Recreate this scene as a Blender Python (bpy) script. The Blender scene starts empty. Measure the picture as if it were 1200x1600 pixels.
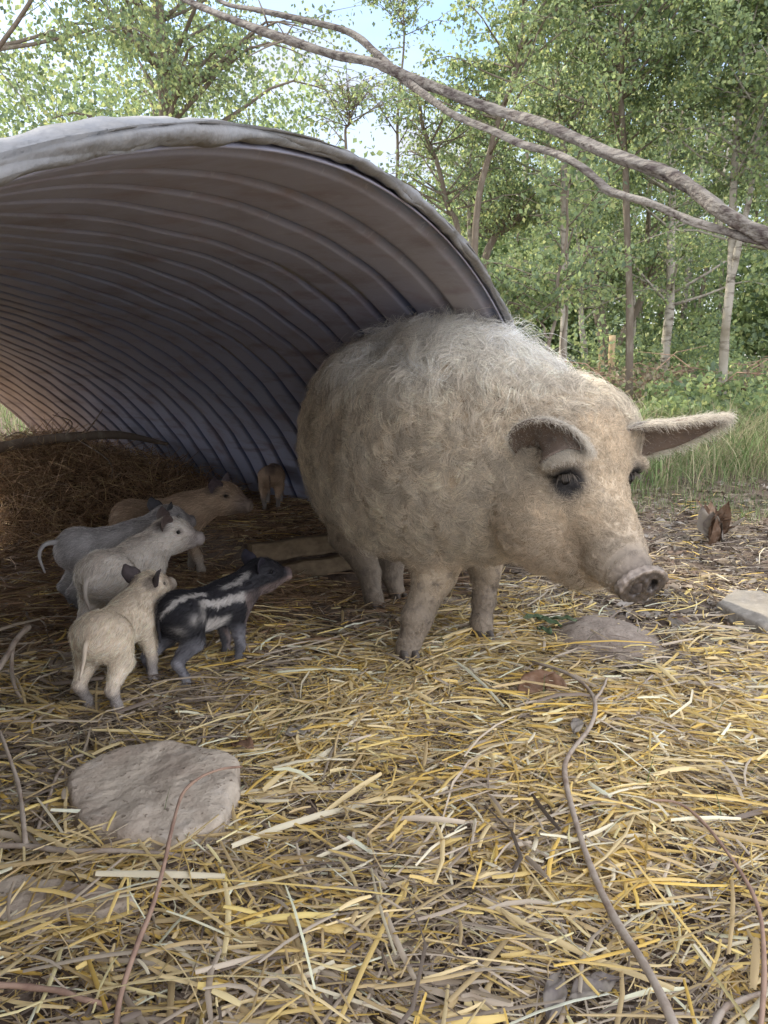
import bpy, math, random
import numpy as np
from mathutils import Vector, Matrix

# ------------------------------------------------------------ camera, world, sun, exposure
scene = bpy.context.scene
PITCH, FPX, CAMH = 0.18, 1209.0, 0.8
cd = bpy.data.cameras.new('camera'); cam = bpy.data.objects.new('camera', cd)
scene.collection.objects.link(cam); scene.camera = cam
cam.location = (0, 0, CAMH); cam.rotation_euler = (math.pi/2 - PITCH, 0, 0)
cd.sensor_fit = 'VERTICAL'; cd.sensor_height = 36; cd.lens = 36*FPX/1600
cd.clip_start = 0.02; cd.clip_end = 500

SUN_DIR = Vector((-0.80, 0.42, 0.78)).normalized()      # towards the sun
w = bpy.data.worlds.new('World'); scene.world = w; w.use_nodes = True
nt = w.node_tree; N = nt.nodes; L = nt.links
bg = N['Background']; bg.inputs[1].default_value = 0.15
sky = N.new('ShaderNodeTexSky'); sky.sky_type = 'NISHITA'; sky.sun_disc = False
sky.sun_elevation = math.asin(SUN_DIR.z); sky.sun_rotation = math.atan2(SUN_DIR.x, SUN_DIR.y)
sky.air_density = 1.0; sky.dust_density = 1.0
tc = N.new('ShaderNodeTexCoord'); mp = N.new('ShaderNodeMapping'); mp.inputs['Scale'].default_value = (1.6, 1.6, 3.4)
mp.inputs['Location'].default_value = (0.9, 0.3, 0.1)
no = N.new('ShaderNodeTexNoise'); no.inputs['Scale'].default_value = 1.9; no.inputs['Detail'].default_value = 7; no.inputs['Roughness'].default_value = 0.55
cr = N.new('ShaderNodeValToRGB'); cr.color_ramp.elements[0].position = 0.40; cr.color_ramp.elements[1].position = 0.62
mx = N.new('ShaderNodeMix'); mx.data_type = 'RGBA'; mx.inputs[7].default_value = (3.6, 3.5, 3.7, 1)
L.new(tc.outputs['Generated'], mp.inputs[0]); L.new(mp.outputs[0], no.inputs['Vector']); L.new(no.outputs[0], cr.inputs[0])
L.new(cr.outputs[0], mx.inputs[0]); L.new(sky.outputs[0], mx.inputs[6]); L.new(mx.outputs[2], bg.inputs[0])
# unseen clouds behind the camera made brighter and denser, added fill for foreground and shelter
sx = N.new('ShaderNodeSeparateXYZ'); mr = N.new('ShaderNodeMapRange'); mr.interpolation_type = 'SMOOTHSTEP'
mr.inputs[1].default_value = .35; mr.inputs[2].default_value = -.45
cm = N.new('ShaderNodeMix'); cm.data_type = 'RGBA'; cm.inputs[6].default_value = (2.7, 2.7, 2.9, 1); cm.inputs[7].default_value = (8.8, 9.0, 9.8, 1)
ad = N.new('ShaderNodeMath'); ad.operation = 'MULTIPLY_ADD'; ad.inputs[1].default_value = .16
L.new(tc.outputs['Generated'], sx.inputs[0]); L.new(sx.outputs['Y'], mr.inputs[0]); L.new(mr.outputs[0], cm.inputs[0]); L.new(cm.outputs[2], mx.inputs[7])
L.new(mr.outputs[0], ad.inputs[0]); L.new(no.outputs[0], ad.inputs[2]); L.new(ad.outputs[0], cr.inputs[0])

sd = bpy.data.lights.new('sun', 'SUN'); sd.energy = 3.3; sd.angle = math.radians(0.53); sd.color = (1.0, 0.93, 0.80)
so = bpy.data.objects.new('sun', sd); scene.collection.objects.link(so)
so.rotation_euler = SUN_DIR.to_track_quat('Z', 'Y').to_euler()

scene.view_settings.view_transform = 'Standard'; scene.view_settings.look = 'None'
scene.view_settings.gamma = 1.0; scene.view_settings.exposure = 1.22
scene.cycles.max_bounces = 8; scene.cycles.diffuse_bounces = 5; scene.cycles.transmission_bounces = 4
scene.cycles.use_denoising = True

rng = np.random.default_rng(7); random.seed(7)
COL = scene.collection

# ------------------------------------------------------------ helpers
CP, SP = math.cos(PITCH), math.sin(PITCH)
def at(px, py, Y):
    v = (800-py)/FPX
    zh = Y*(v*CP-SP)/(CP+v*SP)
    f = Y*CP - zh*SP
    return np.array(((px-600)/FPX*f, Y, zh+CAMH))

def sstep(a, b, x):
    t = np.clip((np.asarray(x, float)-a)/(b-a), 0, 1); return t*t*(3-2*t)

def wob(x, y, k=1.0, ph=0.0):
    return (np.sin(x*3.1*k+1.3+ph)*np.cos(y*2.7*k-.7+ph)+.5*np.sin(x*7.3*k-y*5.1*k+2.1*ph)+.3*np.sin(x*13.7*k+y*11.9*k+ph)+.25*np.cos(x*21*k-y*17*k))/2.0

def ground(x, y):
    x = np.asarray(x, float); y = np.asarray(y, float)
    z = .40*sstep(4.2, 9.5, y)+.30*sstep(9, 17, y)+np.clip(y-17, 0, 60)*.02
    wd = np.where(x > -.55, .07, .07+(-.55-np.clip(x, -1.1, -.55))*1.4)
    th = 2.93+np.where(x > -.5, (x+.5)*.69, (-.5-np.clip(x, -1.3, -.5))*.6)
    bed = sstep(0, 1, (y-th)/wd)*(1-sstep(-.02, .2, x))*(1-sstep(5.2, 6.2, y))
    z = z+.115*bed
    z = z+.27*np.exp(-((x+1.85)/.55)**2-((y-4.15)/.42)**2)+.07*np.exp(-((x+1.2)/.3)**2-((y-4.1)/.3)**2)
    z = z-.075*np.exp(-((x-.03)/.24)**2-((y-2.78)/.28)**2)
    z = z+.03*np.exp(-(((x-.69)/.2)**2+((y-2.22)/.16)**2)**1.2)
    z = z+.010*wob(x, y)*np.exp(-np.abs(y-1.5)/5)+.012*wob(x*1.7, y*1.7, 1, 2)
    return z

def link_mesh(name, V, Fs, mat=None, parent=None, smooth=True, cols=None, uv=None):
    me = bpy.data.meshes.new(name)
    V = np.asarray(V, np.float32)
    if isinstance(Fs, np.ndarray):
        n, k = Fs.shape
        me.vertices.add(len(V)); me.vertices.foreach_set('co', V.ravel())
        me.loops.add(n*k); me.loops.foreach_set('vertex_index', Fs.astype(np.int32).ravel())
        me.polygons.add(n); me.polygons.foreach_set('loop_start', np.arange(0, n*k, k, dtype=np.int32))
        me.polygons.foreach_set('loop_total', np.full(n, k, np.int32))
        me.update(calc_edges=True)
    else:
        me.from_pydata([tuple(map(float, v)) for v in V], [], [tuple(map(int, f)) for f in Fs])
    me.polygons.foreach_set('use_smooth', np.full(len(me.polygons), smooth))
    if cols is not None:
        a = me.color_attributes.new('Col', 'FLOAT_COLOR', 'POINT')
        c = np.ones((len(V), 4), np.float32); c[:, :3] = cols
        a.data.foreach_set('color', c.ravel())
    if mat: me.materials.append(mat)
    o = bpy.data.objects.new(name, me); COL.objects.link(o)
    if parent: o.parent = parent
    return o

def tag(o, label=None, cat=None, group=None, kind=None):
    if label: o['label'] = label
    if cat: o['category'] = cat
    if group: o['group'] = group
    if kind: o['kind'] = kind
    return o

def empty(name, loc=(0, 0, 0), rz=0.0):
    o = bpy.data.objects.new(name, None); COL.objects.link(o)
    o.location = loc; o.rotation_euler = (0, 0, rz); o.empty_display_size = .1
    return o

def adopt(child, parent):               # keep a world-built mesh in place under a thing
    child.parent = parent
    child.matrix_parent_inverse = Matrix.LocRotScale(parent.location, parent.rotation_euler, None).inverted()
    return child

# ---------- materials
def mat(name, base=None, rough=.8, attr=False, noise=None, bump=None, transl=0.0, spec=.3, metal=0.0, sss=0.0, cscale=None):
    m = bpy.data.materials.new(name); m.use_nodes = True
    t = m.node_tree; n = t.nodes; l = t.links
    p = n['Principled BSDF']; p.inputs['Roughness'].default_value = rough
    p.inputs['Specular IOR Level'].default_value = spec; p.inputs['Metallic'].default_value = metal
    src = None
    if attr:
        a = n.new('ShaderNodeAttribute'); a.attribute_name = 'Col'; src = a.outputs['Color']
    else:
        p.inputs['Base Color'].default_value = (*base, 1)
    if noise:                       # list of (scale, colour or factor, lo, hi, detail)
        g = n.new('ShaderNodeTexCoord')
        for (sc, colr, lo, hi, det) in noise:
            x = n.new('ShaderNodeTexNoise'); x.inputs['Scale'].default_value = sc if not isinstance(sc, tuple) else 1.0
            x.inputs['Detail'].default_value = det; x.inputs['Roughness'].default_value = .6
            if isinstance(sc, tuple):
                mm = n.new('ShaderNodeMapping'); mm.inputs['Scale'].default_value = sc
                l.new(g.outputs['Object'], mm.inputs[0]); l.new(mm.outputs[0], x.inputs['Vector'])
            else: l.new(g.outputs['Object'], x.inputs['Vector'])
            r = n.new('ShaderNodeMapRange'); r.inputs[1].default_value = lo; r.inputs[2].default_value = hi
            l.new(x.outputs[0], r.inputs[0])
            q = n.new('ShaderNodeMix'); q.data_type = 'RGBA'
            l.new(r.outputs[0], q.inputs[0])
            if src is None: q.inputs[6].default_value = (*base, 1)
            else: l.new(src, q.inputs[6])
            q.inputs[7].default_value = (*colr, 1)
            src = q.outputs[2]
    if src is not None: l.new(src, p.inputs['Base Color'])
    if bump:
        last = None
        for (sc, strength, dist) in bump:
            g = n.new('ShaderNodeTexCoord'); x = n.new('ShaderNodeTexNoise'); x.inputs['Detail'].default_value = 5
            if isinstance(sc, tuple):
                mm = n.new('ShaderNodeMapping'); mm.inputs['Scale'].default_value = sc; x.inputs['Scale'].default_value = 1
                l.new(g.outputs['Object'], mm.inputs[0]); l.new(mm.outputs[0], x.inputs['Vector'])
            else:
                x.inputs['Scale'].default_value = sc; l.new(g.outputs['Object'], x.inputs['Vector'])
            b = n.new('ShaderNodeBump'); b.inputs['Strength'].default_value = strength; b.inputs['Distance'].default_value = dist
            l.new(x.outputs[0], b.inputs['Height'])
            if last: l.new(last.outputs[0], b.inputs['Normal'])
            last = b
        l.new(last.outputs[0], p.inputs['Normal'])
    if transl > 0:
        tr = n.new('ShaderNodeBsdfTranslucent'); ms = n.new('ShaderNodeMixShader'); ms.inputs[0].default_value = transl
        if src is not None: l.new(src, tr.inputs['Color'])
        else: tr.inputs['Color'].default_value = (*base, 1)
        l.new(p.outputs[0], ms.inputs[1]); l.new(tr.outputs[0], ms.inputs[2]); l.new(ms.outputs[0], n['Material Output'].inputs[0])
    return m

M = {}
M['soil'] = mat('soil', (.17, .13, .10), .95, noise=[(3, (.09, .065, .05), .4, .65, 6), (14, (.24, .19, .15), .5, .75, 6)], bump=[(30, .6, .02), (120, .5, .006)], spec=.1)
M['soilpale'] = mat('soil_pale', (.36, .30, .245), .95, noise=[(9, (.26, .21, .17), .4, .65, 6), (60, (.42, .36, .30), .55, .75, 4), (140, (.12, .09, .07), .60, .72, 3)], bump=[(40, .5, .01), (160, .5, .004)], spec=.1)
M['straw'] = mat('straw', rough=.55, attr=True, transl=.18, spec=.35)
M['leaf'] = mat('leaf', rough=.5, attr=True, transl=.58, spec=.45)
M['grass'] = mat('grass_blade', rough=.6, attr=True, transl=.35, spec=.3)
M['bark'] = mat('bark_dark', (.16, .13, .10), .9, noise=[((20, 20, 4), (.26, .23, .18), .5, .7, 5)], bump=[((60, 60, 8), .6, .01)], spec=.15)
M['birch'] = mat('bark_birch', (.33, .30, .25), .8, noise=[((5, 5, 16), (.10, .08, .06), .52, .66, 5), (2.2, (.20, .17, .12), .5, .75, 4)], bump=[((12, 12, 60), .4, .006)], spec=.2)
M['deadwood'] = mat('dead_wood', (.20, .18, .155), .9, noise=[((14, 60, 60), (.07, .055, .05), .42, .62, 7), (7, (.31, .28, .24), .5, .72, 6), (28, (.09, .07, .06), .58, .7, 4)], bump=[((14, 110, 110), 1.0, .012), (40, .6, .008)], spec=.15)
M['stick'] = mat('stick_grey', (.36, .30, .24), .8, noise=[(30, (.22, .16, .12), .45, .7, 4)], bump=[(80, .4, .003)], spec=.2)
M['stem'] = mat('stem_reddish', (.33, .22, .16), .8, noise=[(30, (.2, .12, .09), .45, .7, 4)], bump=[(90, .4, .002)], spec=.2)
M['rockgrey'] = mat('rock_grey', (.25, .225, .19), .9, noise=[(7, (.17, .15, .125), .42, .68, 6), (35, (.33, .30, .26), .55, .75, 5)], bump=[(12, .6, .012), (60, .6, .005), (200, .4, .002)], spec=.2)
M['rock'] = mat('rock', (.47, .40, .32), .9, noise=[(7, (.29, .225, .175), .42, .68, 6), (35, (.47, .41, .345), .55, .75, 5), (90, (.2, .16, .12), .62, .72, 2)], bump=[(10, .8, .02), (45, .8, .008), (200, .5, .002)], spec=.2)
M['board'] = mat('board', (.22, .165, .105), .9, noise=[((4, 40, 40), (.12, .09, .06), .4, .7, 5)], bump=[((6, 90, 90), .6, .004)], spec=.15)
M['tarp'] = mat('tarp', (.27, .27, .275), .62, noise=[(6, (.20, .185, .165), .45, .70, 6), (40, (.33, .32, .31), .55, .8, 4)], bump=[(9, .7, .03), (30, .5, .01), (140, .3, .0015)], spec=.4, transl=.08)
M['fence'] = mat('fence_post', (.46, .34, .20), .85, noise=[((30, 30, 4), (.3, .22, .13), .45, .7, 4)], spec=.2)
M['eye'] = mat('eye', (.006, .005, .005), .35, spec=.3)
M['hoof'] = mat('hoof', (.10, .085, .075), .6, noise=[(60, (.2, .17, .14), .45, .7, 4)], bump=[(120, .3, .002)])
M['deadleaf'] = mat('dead_leaf', (.21, .115, .065), .6, noise=[(40, (.33, .22, .15), .45, .7, 5), (160, (.12, .08, .06), .6, .7, 3)], bump=[(60, .4, .003)], transl=.15, spec=.3)
M['darkleaf'] = mat('dark_leaf', (.13, .078, .048), .6, noise=[(30, (.26, .19, .14), .5, .75, 5), (120, (.05, .035, .025), .58, .7, 3)], bump=[(60, .5, .004)], spec=.3)
M['greyleaf'] = mat('grey_leaf', (.27, .235, .19), .6, noise=[(30, (.2, .17, .16), .45, .7, 5)], transl=.15)
M['greenleaf'] = mat('green_leaf', (.10, .15, .07), .5, noise=[(30, (.18, .22, .13), .45, .7, 5)], transl=.2)

# shell metal : painted brown flats, blue-black grooves (darker tone follows the groove coordinate stored as attribute)
def shell_mat():
    m = mat('shell_metal', rough=.50, attr=True, noise=[(9, (.24, .19, .20), .50, .78, 8), ((3, 3, 26), (.20, .17, .18), .56, .74, 6), (45, (.42, .42, .48), .60, .85, 5)], bump=[(50, .18, .004), (260, .12, .001)], spec=.35, metal=0.0)
    return m
M['shell'] = shell_mat()

# ---------- tubes
def tube(points, radii, seg=8, jitter=0.0, ends=True):
    P = np.asarray(points, float); R = np.asarray(radii, float); n = len(P)
    T = np.gradient(P, axis=0); T /= np.linalg.norm(T, axis=1)[:, None]+1e-9
    up = np.array([0, 0, 1.0]) if abs(T[0, 2]) < .9 else np.array([1.0, 0, 0])
    V = []; u = np.cross(T[0], up); u /= np.linalg.norm(u)
    for i in range(n):
        u = u-T[i]*u.dot(T[i]); u /= np.linalg.norm(u)+1e-9; v = np.cross(T[i], u)
        for k in range(seg):
            a = 2*math.pi*k/seg; r = R[i]*(1+jitter*random.uniform(-1, 1))
            V.append(P[i]+r*(math.cos(a)*u+math.sin(a)*v))
    Fs = [[i*seg+k, i*seg+(k+1) % seg, (i+1)*seg+(k+1) % seg, (i+1)*seg+k] for i in range(n-1) for k in range(seg)]
    V = np.array(V)
    if ends:
        V = np.vstack([V, P[:1], P[-1:]]); a = n*seg
        Fs += [[a, (k+1) % seg, k, k] for k in range(seg)] + [[a+1, (n-1)*seg+k, (n-1)*seg+(k+1) % seg, (n-1)*seg+(k+1) % seg] for k in range(seg)]
        Fs = [f if f[2] != f[3] else f[:3] for f in Fs]
    return V, Fs

def smooth_path(pts, n=40):
    P = np.asarray(pts, float); m = len(P)
    E = np.vstack([2*P[0]-P[1], P, 2*P[-1]-P[-2]])
    out = []
    for q in np.linspace(0, m-1-1e-6, n):
        i = int(q); t = q-i; a, b, c, d = E[i], E[i+1], E[i+2], E[i+3]
        out.append(.5*((2*b)+(-a+c)*t+(2*a-5*b+4*c-d)*t*t+(-a+3*b-3*c+d)*t**3))
    return np.array(out)

class MB:
    def __init__(s): s.V = []; s.F = []; s.n = 0; s.C = []
    def add(s, V, Fs, col=None):
        V = np.asarray(V, float)
        s.V.append(V); s.F += [[i+s.n for i in f] for f in Fs]; s.n += len(V)
        if col is not None: s.C.append(np.broadcast_to(np.asarray(col, float), (len(V), 3)))
    def build(s, name, m=None, parent=None, smooth=True):
        return link_mesh(name, np.vstack(s.V), s.F, m, parent, smooth, np.vstack(s.C) if s.C else None)

# ---------- signed-distance modelling
def smin(a, b, k):
    h = np.clip(.5+.5*(b-a)/k, 0, 1); return b*(1-h)+a*h-k*h*(1-h)
def sd_ell(P, c, r, Rm=None):
    q = P-np.asarray(c)
    if Rm is not None: q = q@np.asarray(Rm)          # columns of Rm are the local axes
    r = np.asarray(r, float)
    k0 = np.linalg.norm(q/r, axis=-1); k1 = np.linalg.norm(q/(r*r), axis=-1)+1e-9
    return k0*(k0-1)/k1
def sd_cone(P, a, b, ra, rb):
    a = np.asarray(a, float); b = np.asarray(b, float); ab = b-a
    h = np.clip(((P-a)@ab)/(ab@ab), 0, 1)
    return np.linalg.norm(P-a-h[..., None]*ab, axis=-1)-(ra+(rb-ra)*h)
def frame(x, up=(0, 0, 1)):
    x = np.asarray(x, float); x = x/np.linalg.norm(x); y = np.cross(up, x); y /= np.linalg.norm(y); z = np.cross(x, y)
    return np.stack([x, y, z], 1)

def surface_nets(fn, lo, hi, h):
    lo = np.asarray(lo, float); n = np.ceil((np.asarray(hi)-lo)/h).astype(int)+1
    ax = [lo[i]+h*np.arange(n[i]) for i in range(3)]
    G = np.stack(np.meshgrid(*ax, indexing='ij'), -1)
    D = fn(G.reshape(-1, 3)).reshape(n)
    S = D < 0
    c = [(i, j, k) for i in (0, 1) for j in (0, 1) for k in (0, 1)]
    def sl(o): return tuple(slice(o[i], n[i]-1+o[i]) for i in range(3))
    acc = np.zeros(tuple(n-1)+(3,)); cnt = np.zeros(tuple(n-1))
    for a in c:
        for ax_ in range(3):
            if a[ax_] == 1: continue
            b = list(a); b[ax_] = 1
            da = D[sl(a)]; db = D[sl(tuple(b))]
            cross = (da < 0) != (db < 0)
            t = np.where(cross, da/(da-db+1e-12), 0)
            p = np.zeros(acc.shape); p[...] = a; p[..., ax_] = t
            acc += p*cross[..., None]; cnt += cross
    act = cnt > 0
    idx = -np.ones(act.shape, int); idx[act] = np.arange(act.sum())
    base = np.stack(np.nonzero(act), 1)
    V = lo+h*(base+acc[act]/cnt[act][:, None])
    quads = []
    for ax_ in range(3):
        o1, o2 = [(1, 2), (2, 0), (0, 1)][ax_]
        s0 = [slice(1, n[i]-1) for i in range(3)]; s0[ax_] = slice(0, n[ax_]-1)
        s1 = list(s0); s1[ax_] = slice(1, n[ax_])
        A = S[tuple(s0)]; B = S[tuple(s1)]
        for inv, msk in ((False, A & ~B), (True, ~A & B)):
            I = np.stack(np.nonzero(msk), 1)
            if not len(I): continue
            I = I+1; I[:, ax_] -= 1
            def cell(d1, d2):
                J = I.copy(); J[:, o1] -= d1; J[:, o2] -= d2
                return idx[J[:, 0], J[:, 1], J[:, 2]]
            q = np.stack([cell(1, 1), cell(0, 1), cell(0, 0), cell(1, 0)], 1)
            if inv: q = q[:, ::-1]
            quads.append(q)
    Q = np.vstack(quads)
    # normals from the field gradient
    e = h*.5
    def g(P): return np.stack([fn(P+np.eye(3)[i]*e)-fn(P-np.eye(3)[i]*e) for i in range(3)], 1)
    d = fn(V); gr = g(V); gl = np.linalg.norm(gr, axis=1)[:, None]+1e-9; nrm = gr/gl
    V = V-nrm*np.clip(d, -h, h)[:, None]*.8
    return V, Q, nrm

# ---------- hair (real curve strands, child of the animal)
def hair_obj(name, paths, radii, cols, material, parent):
    Nn, K, _ = paths.shape
    hc = bpy.data.hair_curves.new(name); hc.add_curves([K]*Nn)
    hc.attributes['position'].data.foreach_set('vector', paths.astype(np.float32).ravel())
    ra = hc.attributes.get('radius') or hc.attributes.new('radius', 'FLOAT', 'POINT')
    ra.data.foreach_set('value', radii.astype(np.float32).ravel())
    ca = hc.attributes.new('Col', 'FLOAT_COLOR', 'CURVE')
    c4 = np.ones((Nn, 4), np.float32); c4[:, :3] = cols; ca.data.foreach_set('color', c4.ravel())
    hc.materials.append(material)
    o = bpy.data.objects.new(name, hc); COL.objects.link(o); o.parent = parent
    return o
M['hair'] = mat('hair', rough=.55, attr=True, transl=.30, spec=.25)

def sample_surface(V, Q, nrm, weight, count, r):
    T = np.vstack([Q[:, [0, 1, 2]], Q[:, [0, 2, 3]]])
    a, b, c = V[T[:, 0]], V[T[:, 1]], V[T[:, 2]]
    area = np.linalg.norm(np.cross(b-a, c-a), axis=1)*.5*weight[T].mean(1)
    cum = np.cumsum(area); pick = np.searchsorted(cum, r.random(count)*cum[-1]).clip(0, len(T)-1)
    u = r.random(count); v = r.random(count); fl = u+v > 1; u[fl] = 1-u[fl]; v[fl] = 1-v[fl]
    wt = np.stack([1-u-v, u, v], 1)
    P = (V[T[pick]]*wt[..., None]).sum(1); Nn = (nrm[T[pick]]*wt[..., None]).sum(1); Nn /= np.linalg.norm(Nn, axis=1)[:, None]
    return P, Nn, T[pick], wt

def unit(v): return v/(np.linalg.norm(v, axis=-1, keepdims=True)+1e-9)

# ============================================================ GROUND
def build_ground():
    ys = np.concatenate([np.linspace(-3, .4, 12), np.arange(.45, 5.0, .045), np.geomspace(5.05, 140, 60)])
    xs = np.concatenate([-np.geomspace(120, 3.05, 34), np.arange(-3, 3.0, .045), np.geomspace(3.05, 120, 34)])
    X, Y = np.meshgrid(xs, ys); Z = ground(X, Y)+np.where(Y < 6, .006*rng.standard_normal(X.shape), .02*rng.standard_normal(X.shape))
    V = np.stack([X, Y, Z], -1).reshape(-1, 3); nx = len(xs); ny = len(ys)
    i = np.arange(ny-1)[:, None]*nx+np.arange(nx-1)[None]; i = i.ravel()
    Q = np.stack([i, i+1, i+nx+1, i+nx], 1)
    tag(link_mesh('ground', V, Q, M['soil']), kind='structure')
build_ground()

# ============================================================ SHELTER
SH = [0.18, 0.949, 0.113, 1.478, 1.885, 0.752, 3.586, 0.384, 1.947, -0.33, 0.3]
SA = (-0.007, 0.015, 0.036, 0.017, -0.016)
AX = np.array([-math.sin(SH[1]), math.cos(SH[1]), 0]); PR = np.array([AX[1], -AX[0], 0])
def arch(t, s, dr):
    t = np.asarray(t, float); R = SH[4]
    m = 1+SA[0]*np.cos(t)+SA[1]*np.cos(2*t)+SA[2]*np.cos(3*t)+SA[3]*np.cos(4*t)+SA[4]*np.sin(5*t)
    rr = R*m+dr
    P = np.array([SH[2], SH[3], SH[9]])+AX*np.asarray(s, float)[..., None]+np.cos(t)[..., None]*rr[..., None]*(PR+SH[10]*AX)
    P = P+np.sin(t)[..., None]*rr[..., None]*np.array([0, 0, SH[5]])
    return P
shelter = tag(empty('pig_shelter', tuple(arch(np.array(.3), np.array(0.), np.array(0.))*np.array([1, 1, 0]))), 'low arched shelter of rusty brown corrugated sheet with pale tarpaulin over its rim', 'shelter')
T0, T1 = .20, math.pi-.20
def build_shell():
    nt_ = 150; pitch = .118; per = 18; ns = int(SH[6]/pitch*per)
    t = np.linspace(T0, T1, nt_); s = np.linspace(0, SH[6], ns)
    Tt, Ss = np.meshgrid(t, s)
    ph = (Ss/pitch+.35) % 1.0
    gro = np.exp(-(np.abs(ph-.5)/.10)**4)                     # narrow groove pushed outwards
    dent = .010*np.sin(Tt*5+Ss*2.1)+.006*np.sin(Tt*11-Ss*3.7)
    dent = dent+.002*np.sin(Tt*37+Ss*20)
    P = arch(Tt, Ss+.012, -.026+.017*gro+dent*sstep(0, .5, Ss))
    V = P.reshape(-1, 3)
    i = (np.arange(ns-1)[:, None]*nt_+np.arange(nt_-1)[None]).ravel()
    Q = np.stack([i, i+nt_, i+nt_+1, i+1], 1)
    g = gro.reshape(-1)[:, None]
    rust = (.5+.5*np.sin(Tt*3.1+Ss*1.3)*np.cos(Tt*7-Ss*2.2)).reshape(-1)[:, None]
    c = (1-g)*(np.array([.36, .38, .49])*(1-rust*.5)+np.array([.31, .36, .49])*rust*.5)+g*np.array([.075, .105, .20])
    fr_ = (1-sstep(.2, 1.3, Ss)).reshape(-1)[:, None]*.35; re_ = sstep(2.3, 3.2, Ss).reshape(-1)[:, None]*.8  # rear tan is sun glow from the back opening, painted into the colour
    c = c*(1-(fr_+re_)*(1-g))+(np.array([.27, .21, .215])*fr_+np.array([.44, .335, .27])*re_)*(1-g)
    # worn bare strip just inside the mouth
    worn = (np.exp(-((Tt-1.15)/.33)**2)*np.exp(-((Ss-.10)/.07)**2)).reshape(-1)[:, None]
    c = c*(1-.7*worn)+np.array([.42, .38, .34])*.7*worn
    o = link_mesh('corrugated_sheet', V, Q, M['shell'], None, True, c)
    md = o.modifiers.new('thick', 'SOLIDIFY'); md.thickness = .003; md.offset = 0
    adopt(o, shelter)
build_shell()
def build_tarp():
    nt_ = 320; t = np.linspace(T0, T1, nt_)
    # cross-section: over the roof, round the lip and down inside the mouth
    hang = .001+.004*sstep(.5, .9, t)+.006*sstep(1.2, 1.9, t)+.014*sstep(1.9, 2.4, t)
    wav = .0022*np.sin(t*23)+.0015*np.sin(t*41+1)+.0012*np.sin(t*67+2)+.0025*np.sin(t*9)+.0012*np.sin(t*121)
    wav = wav*(.6+.8*sstep(.4, .0, np.abs(np.sin(t*6.3)))) - .004*(np.sin(t*7.7+.6) > .93)
    fold = .5+.5*np.sin(t*17+2*np.sin(t*5))
    pro = []
    for s_, d_ in ((3.5, -.002), (2.4, -.002), (1.6, -.002), (.8, -.002), (.35, -.002), (.12, -.001), (.05, -.001), (.015, .0)):
        pro.append((np.full(nt_, s_), d_+.0025*np.sin(t*19+s_*9)*(.3+fold*.7)))
    pro.append((np.full(nt_, -.004)-.004*fold, -.006+wav*.3))
    for q in np.linspace(.12, 1, 8):
        pro.append((-.003-.003*fold*math.sin(q*3.1)+.002*q+.006*np.sin(t*33+q*3)*q, -.006-(hang+wav)*q))
    pro.append((.004+.0*t, -.006-(hang+wav)*1.0-.002))
    pro.append((.010+.0*t, -.006-(hang+wav)*.9))
    S_ = np.array([p[0] for p in pro]); D_ = np.array([p[1]+0*t for p in pro]); Tt = np.broadcast_to(t, S_.shape)
    P = arch(Tt, S_, D_); k = len(pro)
    V = P.reshape(-1, 3)
    i = (np.arange(k-1)[:, None]*nt_+np.arange(nt_-1)[None]).ravel()
    Q = np.stack([i, i+nt_, i+nt_+1, i+1], 1)
    o = link_mesh('tarpaulin', V, Q, M['tarp'], None, True)
    tx = bpy.data.textures.new('crumple', 'CLOUDS'); tx.noise_scale = .035; tx.noise_depth = 2
    dm = o.modifiers.new('crumple', 'DISPLACE'); dm.texture = tx; dm.strength = .008; dm.mid_level = .7; dm.texture_coords = 'GLOBAL'
    md = o.modifiers.new('thick', 'SOLIDIFY'); md.thickness = .003; md.offset = 0
    adopt(o, shelter)
build_tarp()

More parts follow.
